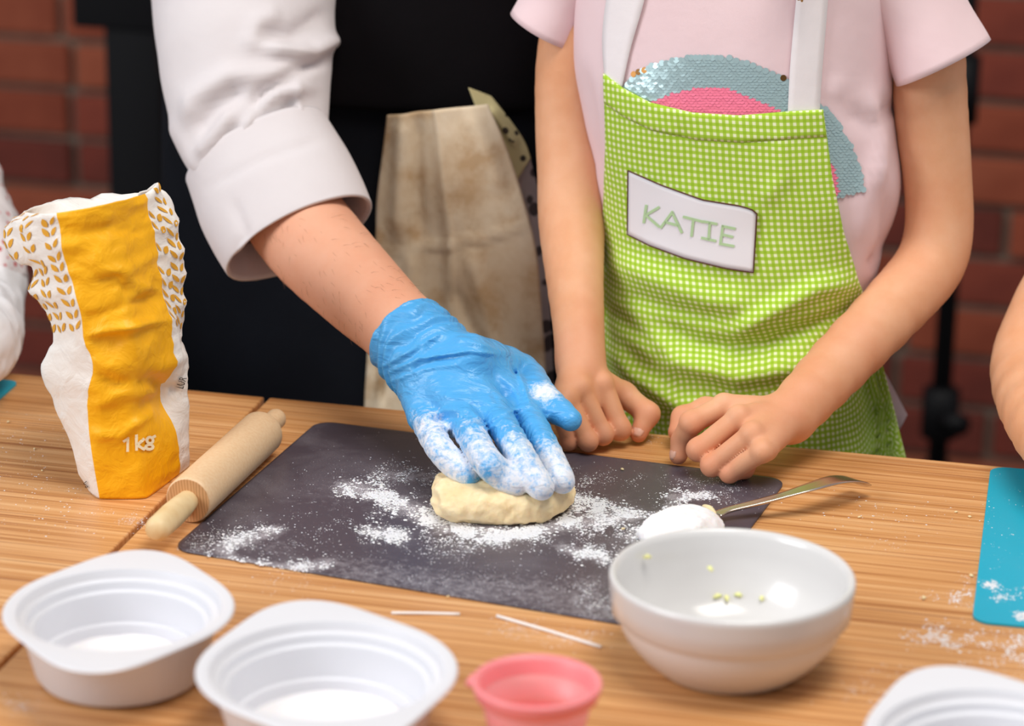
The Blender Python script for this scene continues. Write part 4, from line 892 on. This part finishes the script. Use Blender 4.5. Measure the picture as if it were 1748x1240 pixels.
def hand_fn(p, g=0.):
    d = None; K_ = list(hf.values()); ra = (.019, .0195, .0185, .017)
    for i, (P, R) in enumerate(K_):
        w0 = WR+RT*(.0075*(i-1.5))+UP*(.0055*(i-1.5)); e = rc(p, w0, P[0], ra[i], R[0]*1.12); d = e if d is None else smin(d, e, .011)
    d = smin(d, rc(p, WR+[0, 0, -.004], (K_[1][0][0]+K_[2][0][0])/2-[0, 0, .010], .022, .013), .01)
    fs = None
    for P, R in K_:
        Q = cr(np.c_[P, R], 3); e = chain(p, Q[:, :3], Q[:, 3], .002); fs = e if fs is None else smin(fs, e, .0006)
    for i in range(3):
        A0, B0 = K_[i][0], K_[i+1][0]; d = smin(d, rc(p, A0[0]+(A0[1]-A0[0])*.10-[0, 0, .003], B0[0]+(B0[1]-B0[0])*.10-[0, 0, .003], .0085, .0085), .005)
    d = smin(d, fs, .0032); Q = cr(np.c_[hth[0], hth[1]], 3); d = smin(d, chain(p, Q[:, :3], Q[:, 3], .003), .009)
    return d
armax = (WR-aM[-2])/np.linalg.norm(WR-aM[-2])
def wrist_fn(p): return smin(chain(p, aM_[:, :3], aM_[:, 3], .004), rc(p, aM[-1], WR, rM[-1], .024), .012)
mhc = np.array([mx+.02, MY-.03, .83])
def man_fn(p):
    d = smin(wrist_fn(p), hand_fn(p)+.0022, .014)
    b = ell(p, (mx, MY, .30), (.15, .09, .28)); b = smin(b, rc(p, (mx, MY, .5), (mx+.01, MY-.02, .74), .062, .056), .04); b = smin(b, rc(p, aM[0], (mx+.17, MY, .52), .055, .055), .06)
    b = smin(b, chain(p, [(mx+.17, MY, .52), (mx+.24, MY+.08, .25), (mx+.26, MY-.0, .03)], [.05, .042, .03]), .03); b = smin(b, ell(p, (mx+.262, MY-.01, -.03), (.03, .035, .055)), .02)
    b = smin(b, head_fn(p, mhc, 1.05, (.2, -1)), .03); b = smin(b, legs_fn(p, mx, MY, -.02, .15, .085), .05); return smin(d, b, .03)
V, Fc = sdf_mesh(man_fn, axis([(mx-.32, -.03, .008), (-.03, .12, .0028), (.12, .42, .008)]), axis([(-.21, -.06, .005), (-.06, .075, .0028), (.075, .5, .009)]), axis([(FLOOR-.01, 0., .018), (0., .18, .0028), (.18, 1.01, .008)]))
mobj('body', V, Fc, M['skin_man'], man, attr={'red': np.zeros(len(V))})
at_ = aM[-1]-armax*.004
wob = lambda p: .0016*np.sin(((p-at_)@armax)*560+9*vn(p, 55))*np.exp(-(((p-at_)@armax-.020)/.020)**2)
WRK = [([(650, 628), (700, 600), (765, 560)], 4, .002), ([(655, 640), (715, 612), (800, 600), (860, 606)], 4, .0022), ([(690, 640), (740, 616), (820, 602)], 4, -.0014), ([(700, 722), (760, 700), (800, 698), (830, 722)], 4, .002), ([(705, 735), (765, 712), (800, 716)], 3.5, -.0016), ([(825, 728), (850, 708), (880, 700), (905, 690)], 3.5, .0018), ([(755, 676), (800, 682), (850, 690)], 4, .0013), ([(770, 575), (820, 588), (870, 604)], 4, .0012), ([(880, 618), (890, 650), (905, 690)], 4, .0018), ([(660, 655), (720, 630), (790, 622)], 3.5, .0014), ([(715, 745), (755, 728), (770, 735)], 3, .0014), ([(780, 735), (810, 722), (832, 735)], 3, .0014), ([(830, 735), (860, 716), (885, 722)], 3, .0014), ([(805, 665), (840, 672), (850, 690)], 4, -.0012), ([(850, 640), (875, 660), (890, 690)], 4, .0012)]
def glove_fn(p):
    d0 = smin(wrist_fn(p), hand_fn(p), .014); v90 = vn(p, 90); d = d0-.0008; d = d-.0022*np.exp(-(((p-at_)@armax-.014)/.016)**2); s = (p-at_)@armax
    d = smax(d, -s, .0025); ring = np.abs(d0-.0012)
    d = smin(d, np.sqrt(ring**2+(s-.0005)**2)-.0015, .002); d = d+wob(p)
    near = np.abs(d) < .012
    if near.any(): d[near] -= ridges(p[near], WRK)*1.1
    for P, R in hf.values():      # small rolls of rubber across each finger
        ax_ = P[2]-P[0]; L_ = np.linalg.norm(ax_); ax_ = ax_/L_; q = (p-P[0]); a_ = q@ax_; rr2 = np.linalg.norm(q-a_[:, None]*ax_, axis=1); m = np.exp(-(rr2/.013)**4)*np.exp(-((a_-L_*.45)/(L_*.45))**4); d = d+.0008*m*np.sin(a_*900+10*v90)
    return d
V, Fc = sdf_mesh(glove_fn, axis([(.035, .245, .0014)]), axis([(-.215, .015, .0014)]), axis([(.008, .135, .0014)]))
fl_a = np.zeros(len(V))
for k_, (P, R) in hf.items():
    a0 = {'pinky': .0, 'ring': .15, 'middle': .5, 'index': 1.1}[k_]
    for q_ in np.linspace(0, 1, 14):
        s_ = q_*3; i_ = min(int(s_), 2); c_ = P[i_]+(P[i_+1]-P[i_])*(s_-i_); wgt = np.clip((s_-a0+.3)/1.0, 0, 1)
        if k_ == 'pinky': wgt *= np.clip((3-s_)/.7, 0, 1)
        fl_a = np.maximum(fl_a, wgt*np.exp(-(np.linalg.norm(V-c_, axis=1)/.0175)**4))
tm_ = (hth[0][2]+hth[0][3])/2+[0, .0, .0]; fl_a = np.maximum(fl_a, 1.05*np.exp(-(np.linalg.norm(V-tm_-[-.008, .002, .010], axis=1)/.015)**2)*(V[:, 2] > tm_[2]-.001)); fl_a = np.clip(fl_a, 0, 1)
gl = mobj('glove', V, Fc, M['glove'], man, attr={'flour': fl_a}); gl['label'] = 'blue nitrile glove dusted with flour on the fingers'
# forearm hair
at2 = None; HS = []
for _ in range(260):
    s = random.random()*.85+.05; i = 16+s*(len(aM_)-18); i0 = min(int(i), len(aM_)-2); c_ = aM_[i0]+(aM_[i0+1]-aM_[i0])*(i-i0)
    if proj(c_[:3])[1] > 575: continue
    tdir = aM_[i0+1, :3]-aM_[i0, :3]; tdir /= np.linalg.norm(tdir); a_ = random.uniform(-1.5, 1.5); n1 = -FW-tdir*(-FW@tdir); n1 /= np.linalg.norm(n1); n2 = np.cross(tdir, n1); nn = n1*math.cos(a_)+n2*math.sin(a_); p = c_[:3]+nn*c_[3]*.995
    w_ = tdir*.7+n2*random.uniform(-.7, .5); w_ = w_/np.linalg.norm(w_)
    HS.append(tube([p, p+w_*.005+nn*.001, p+w_*.010+nn*.0005], [.0001, .00008, .00002], 3, False))
o = mobj('arm_hair', *merge(HS), M['arm_hair'], man); o['kind'] = 'stuff'
# sleeve with rolled cuff
Ps, Rs = chain_px([(418, -380, 340, .31), (416, -240, 334, .27), (415, -120, 324, .232), (415, 0, 314, .193), (418, 80, 304, .165), (424, 160, 280, .14), (438, 235, 250, .116), (462, 300, 232, .097)])
q = cr(np.c_[Ps, Rs], 9); SVv, SFf = tube(q[:, :3], q[:, 3], 120, False, np.interp(np.linspace(0, 1, len(q)), [0, .6, .85, 1], [.92, .88, .70, .62]))
NN = vnorm(SVv, SFf); cc_ = np.repeat(q[:, :3], 120, 0); NN *= np.sign(((SVv-cc_)*NN).sum(1))[:, None]
SVv = SVv+NN*(ridges(SVv, [([(560, 20), (500, 60), (440, 55)], 13, -.007), ([(575, 60), (530, 90), (440, 80)], 12, .010), ([(555, 100), (500, 125), (450, 160), (420, 200)], 10, -.009), ([(545, 120), (480, 130), (390, 130), (330, 170), (320, 220)], 17, .007), ([(540, 150), (470, 160), (430, 190), (410, 230)], 10, .008), ([(420, 150), (370, 180), (330, 230)], 13, -.007), ([(510, 165), (480, 200), (420, 235)], 8, -.006), ([(400, 190), (370, 230), (335, 270)], 11, .007), ([(500, 150), (510, 190), (545, 205)], 8, .005), ([(430, 190), (405, 220), (350, 290)], 7, -.005), ([(290, 200), (320, 260), (345, 300)], 12, .004), ([(480, 20), (440, 40), (420, 90)], 16, .004)])+.003*vn(SVv, 28))[:, None]
sl = mobj('shirt_sleeve', SVv, SFf, M['shirt_white'], man); solid(sl, .0012, -1)
Pc, Rc = chain_px([(436, 254, 264, .113), (453, 291, 274, .103), (471, 329, 284, .092), (491, 367, 284, .081), (511, 405, 276, .069)])
q = cr(np.c_[Pc, Rc], 6); Pq, Rq = q[:, :3], q[:, 3]; ad = (Pq[-1]-Pq[0])/np.linalg.norm(Pq[-1]-Pq[0])
Pq = np.vstack([Pq[0]+ad*.010, Pq[0]+ad*.001, Pq, Pq[-1]+ad*.0012, Pq[-1]+ad*.0012, Pq[-1]-ad*.002, Pq[-1]-ad*.03]); Rq = np.r_[Rq[0]-.005, Rq[0]-.002, Rq, Rq[-1]-.0005, Rq[-1]-.0025, Rq[-1]-.0042, Rq[-1]-.006]
ax0 = np.tile(ad, (len(Pq), 1)); n_ = np.cross(ad, FW); n_ /= np.linalg.norm(n_); b_ = np.cross(ad, n_); CV = []
for p, r in zip(Pq, Rq):
    for i in range(110): t_ = 2*math.pi*i/110; CV.append(p+r*(n_*math.cos(t_)+b_*.74*math.sin(t_)))
CV = np.array(CV); CF = gridf(110, len(Pq), True); NN = vnorm(CV, CF); NN *= np.sign(((CV-np.repeat(Pq, 110, 0))*NN).sum(1))[:, None]
CV = CV+NN*(.0028*vn(CV, 24)+ridges(CV, [([(395, 340), (420, 400), (400, 440)], 9, -.002), ([(350, 320), (450, 270), (560, 235)], 7, -.0015)]))[:, None]
mobj('cuff', CV, CF, M['shirt_white'], sl)['label'] = 'wide turned-back cuff'
mobj('shirt_sleeve', *tube(cr([(mx+.165, MY, .53), (mx+.225, MY+.05, .36), (mx+.245, MY+.085, .24)], 6), .062, 40, False), M['shirt_white'], man)
# black top, dark apron, trousers
rowsM = [(mx, MY, z, a*ma_, b) for z, a, b in ((.60, .32, .07), (.575, .7, .09), (.54, .96, .10), (.48, 1.0, .112), (.40, 1.0, .118), (.32, 1.0, .121), (.25, 1.0, .122), (.205, .995, .122), (.196, .98, .119))]
V, Fc = ringloft(cr(rowsM, 5), 110, 2.5); NN = vnorm(V, Fc); V = V+NN*(.006*vn(V, 14))[:, None]; solid(mobj('black_top', V, Fc, M['black_cloth'], man), .002, 0)
rowsM = [(mx, MY, z, a*ma_, b) for z, a, b in ((.23, .95, .112), (.15, .97, .112), (0, 1.0, .114), (-.15, 1.02, .117), (-.33, 1.05, .12))]
V, Fc = ringloft(cr(rowsM, 5), 110, 2.5); V = V+vnorm(V, Fc)*(.005*vn(V*[1, 1, .3], 20))[:, None]; solid(mobj('dark_apron', V, Fc, M['denim'], man), .002, 0)
V, Fc = sdf_mesh(lambda p: legs_fn(p, mx, MY, -.02, .16, .095), axis([(mx-.2, mx+.2, .01)]), axis([(MY-.15, MY+.15, .01)]), axis([(FLOOR, .12, .012)])); mobj('trousers', V, Fc, M['denim'], man); shoes(man, mx, MY, .16, M['black_cloth'])
V, Fc = sdf_mesh(lambda p: hair_fn(p, mhc, 1.07, (.2, -1)), axis([(mhc[0]-.12, mhc[0]+.12, .008)]), axis([(mhc[1]-.13, mhc[1]+.13, .008)]), axis([(mhc[2]-.09, mhc[2]+.16, .008)])); mobj('hair', V, Fc, M['hair_brown'], man)
# ---------------- cloths tucked at his waist
def patch(name, label, L_, R_, m, Yf, rid, nu=50, sub=10, cat='cloth', noise=.002):
    l_, r_ = cr(L_, sub), cr(R_, sub); V = []
    for a, b in zip(l_, r_):
        for s in np.linspace(0, 1, nu): x, y = a*(1-s)+b*s; V.append(py(x, y, Yf(s)))
    V = np.array(V); V[:, 1] -= ridges(V, rid)+noise*vn(V, 40); return solid(tag(mobj(name, V, gridf(nu, len(l_)), m), label, cat), .0014, 0)
FRY = MY-.122
patch('kitchen_towel', 'stained beige linen towel hanging from the waist behind the blue glove', [(662, 196), (655, 250), (644, 340), (641, 430), (634, 520), (627, 620), (622, 720), (622, 800)], [(832, 178), (862, 245), (892, 335), (915, 425), (924, 520), (932, 630), (938, 720), (940, 800)], M['towel'],
      lambda s: FRY-.012+.012*(2*s-1)**2-(.009 if s > .46 else 0), [([(690, 180), (684, 300), (680, 420)], 14, .007), ([(715, 190), (712, 300), (720, 420)], 12, -.005), ([(742, 195), (757, 330), (764, 420), (766, 560)], 7, .004), ([(660, 430), (762, 418), (830, 405), (912, 380)], 4, .003), ([(700, 430), (705, 520)], 12, .004), ([(800, 420), (830, 520), (860, 640)], 16, .005), ([(770, 480), (800, 560), (850, 620)], 12, -.004), ([(650, 440), (645, 560), (640, 690)], 8, .006), ([(664, 560), (650, 700)], 6, -.006), ([(800, 180), (835, 260), (860, 330)], 16, .004)])
patch('dotted_cloth', 'folded beige cloth with dark dots tucked beside the linen towel', [(800, 150), (815, 190), (845, 255), (880, 312)], [(838, 165), (866, 198), (895, 240), (906, 270)], M['dots_beige'], lambda s: FRY-.004+.012*s, [([(840, 180), (885, 250)], 8, .005)], 20)
patch('grey_floral_cloth', 'grey patterned cloth hanging behind the linen towel', [(850, 250), (865, 320), (880, 420), (890, 560), (900, 760)], [(905, 270), (920, 340), (930, 430), (940, 560), (950, 760)], M['dots_grey'], lambda s: FRY+.0+.014*s, [([(900, 330), (915, 420), (915, 520)], 8, .005)], 20)
# ---------------- neighbours at both ends
def neighbour(label, cx, cy, arm, rad, skinm, shirtm, sleevem, hip, facing, hairm, torso, res=.0055):
    t = thing('person', label, 'person', (cx, cy, FLOOR)); hcx = np.array([cx, cy-.02, torso[1]+.185]); sgn = 1 if arm[0][0] > cx else -1
    SHZ = torso[1]-.055; arm = np.vstack([[cx+sgn*torso[0]*.92, cy, SHZ], arm[1:]]); rad = np.r_[.036, rad[1:]]; P = cr(np.c_[arm, rad], 4)
    hd = P[-1, :3]; dr = P[-1, :3]-P[-4, :3]; dr[2] = 0; dr /= np.linalg.norm(dr); sd_ = np.cross(dr, [0, 0, 1.])
    def fist_(p):
        d = ell(p, hd+dr*.03, (.028, .028, .018))
        for k in range(4): b0_ = hd+dr*.045+sd_*(.0155*(k-1.5)*.9); d = smin(d, chain(p, [b0_, b0_+dr*.022+[0, 0, -.004], b0_+dr*.028+[0, 0, -.010]], [.0085, .008, .007]), .002)
        return smin(d, chain(p, [hd+dr*.012-sd_*.02*sgn, hd+dr*.04-sd_*.034*sgn, hd+dr*.058-sd_*.026*sgn], [.011, .009, .0075]), .004)
    tz = torso[1]
    def bfn(p):
        d = smin(chain(p, P[:, :3], P[:, 3], .006), fist_(p), .01); b = ell(p, (cx, cy, tz-.2), (torso[0]*.88, torso[0]*.58, .22)); b = smin(b, rc(p, arm[0], (cx-sgn*torso[0]*.92, cy, SHZ), .036, .036), .04)
        b = smin(b, rc(p, (cx, cy, tz-.04), (cx, cy-.01, tz+.14), .038, .036), .03); b = smin(b, head_fn(p, hcx, .9, facing), .02); b = smin(b, legs_fn(p, cx, cy, hip, torso[0]*.9, .055), .04)
        return smin(smin(d, b, .015), chain(p, [(cx-sgn*torso[0]*.92, cy, SHZ), (cx-sgn*torso[0]*1.4, cy-.01, SHZ-.18), (cx-sgn*torso[0]*1.0, cy-.10, hip+.13)], [.036, .030, .023]), .02)
    lo = np.minimum(P[:, :3].min(0), [cx-torso[0]*1.7, cy-.24, FLOOR])-.08; hi = np.maximum(P[:, :3].max(0), [cx+torso[0]*1.7, cy+.16, tz+.4])+.08
    V, Fc = sdf_mesh(bfn, axis([(lo[0], hi[0], res)]), axis([(lo[1], hi[1], res)]), axis([(FLOOR-.01, -.04, .014), (-.04, .32, res), (.32, hi[2], .008)])); mobj('body', V, Fc, skinm, t, attr={'red': np.zeros(len(V))})
    def sfn(p): return smin(ell(p, (cx, cy, tz-.22), (torso[0], torso[0]*.68, .26)), chain(p, [(cx-torso[0]*.8, cy, tz-.06), (cx+torso[0]*.8, cy, tz-.06)], [.052, .052]), .04)
    sfn0 = sfn
    def sfn(p): return smin(sfn0(p), smax(chain(p, [(cx-sgn*torso[0]*.92, cy, SHZ), (cx-sgn*torso[0]*1.4, cy-.01, SHZ-.18)], [.046, .041]), SHZ-.115-p[:, 2], .004), .02)+.003*vn(p, 30)
    V, Fc = sdf_mesh(sfn, axis([(cx-torso[0]*2., cx+torso[0]*2., .006)]), axis([(cy-.16, cy+.16, .006)]), axis([(tz-.52, tz+.06, .006)])); sh_ = mobj('shirt', V, Fc, shirtm, t)
    for sm_, i0_, i1_ in sleevem or []:
        S = P[i0_:i1_]; V, Fc = sdf_mesh(lambda p: smax(chain(p, S[:, :3], S[:, 3]+.007+.0*S[:, 3], .006), ((p-S[-1, :3])@((S[-1, :3]-S[-2, :3])/np.linalg.norm(S[-1, :3]-S[-2, :3]))), .004)+.006*vn(p*[1, 1, 1.6], 45)+.003*vn(p, 110), axis([(S[:, 0].min()-.08, S[:, 0].max()+.08, .003)]), axis([(S[:, 1].min()-.08, S[:, 1].max()+.08, .003)]), axis([(S[:, 2].min()-.08, S[:, 2].max()+.08, .003)])); mobj('sleeve', V, Fc, sm_, t)
    V, Fc = sdf_mesh(lambda p: legs_fn(p, cx, cy, hip, torso[0]*1.0, .064), axis([(cx-.18, cx+.18, .01)]), axis([(cy-.14, cy+.14, .01)]), axis([(FLOOR, hip+.12, .012)])); mobj('trousers', V, Fc, M['jeans'], t); shoes(t, cx, cy, torso[0], M['black_cloth'])
    V, Fc = sdf_mesh(lambda p: hair_fn(p, hcx, .92, facing), axis([(hcx[0]-.1, hcx[0]+.1, .008)]), axis([(hcx[1]-.12, hcx[1]+.12, .008)]), axis([(hcx[2]-.09, hcx[2]+.16, .008)])); mobj('hair', V, Fc, hairm, t)
    return t
a1, r1 = chain_px([(-95, 235, 125, .20), (-78, 330, 142, .185), (-40, 430, 128, .15), (-36, 530, 122, .11), (-42, 590, 110, .075), (-115, 628, 90, .045), (-210, 655, 74, .01)])
a1[-3] = pz(-50, 590, .048); a1[-2] = pz(-115, 630, .036); a1[-1] = pz(-190, 655, .024); tc = py(-310, 300, .23); neighbour('child in white sleeve and red floral top beside the flour bag', tc[0], .23, a1, r1, M['skin_girl'], M['dots_red'], [(M['dots_red'], 0, 11), (M['sleeve_white'], 10, 24)], -.06, (.2, -1), M['hair_brown'], (.092, .33))
a2, r2 = chain_px([(1890, 250, 135, .2), (1848, 410, 140, .19), (1797, 535, 138, .165), (1760, 635, 134, .125), (1792, 735, 122, .072), (1858, 822, 100, .018), (1920, 885, 84, -.03)])
a2[-3] = pz(1792, 735, .047); a2[-2] = pz(1852, 815, .040); a2[-1] = pz(1915, 878, .030); tc = py(2070, 300, .23); neighbour('child with a bare bent arm behind the turquoise mat', tc[0], .23, a2, r2, M['skin_girl'], M['sleeve_white'], [(M['sleeve_white'], 0, 4)], -.06, (-.1, -1), M['hair_brown'], (.10, .36))
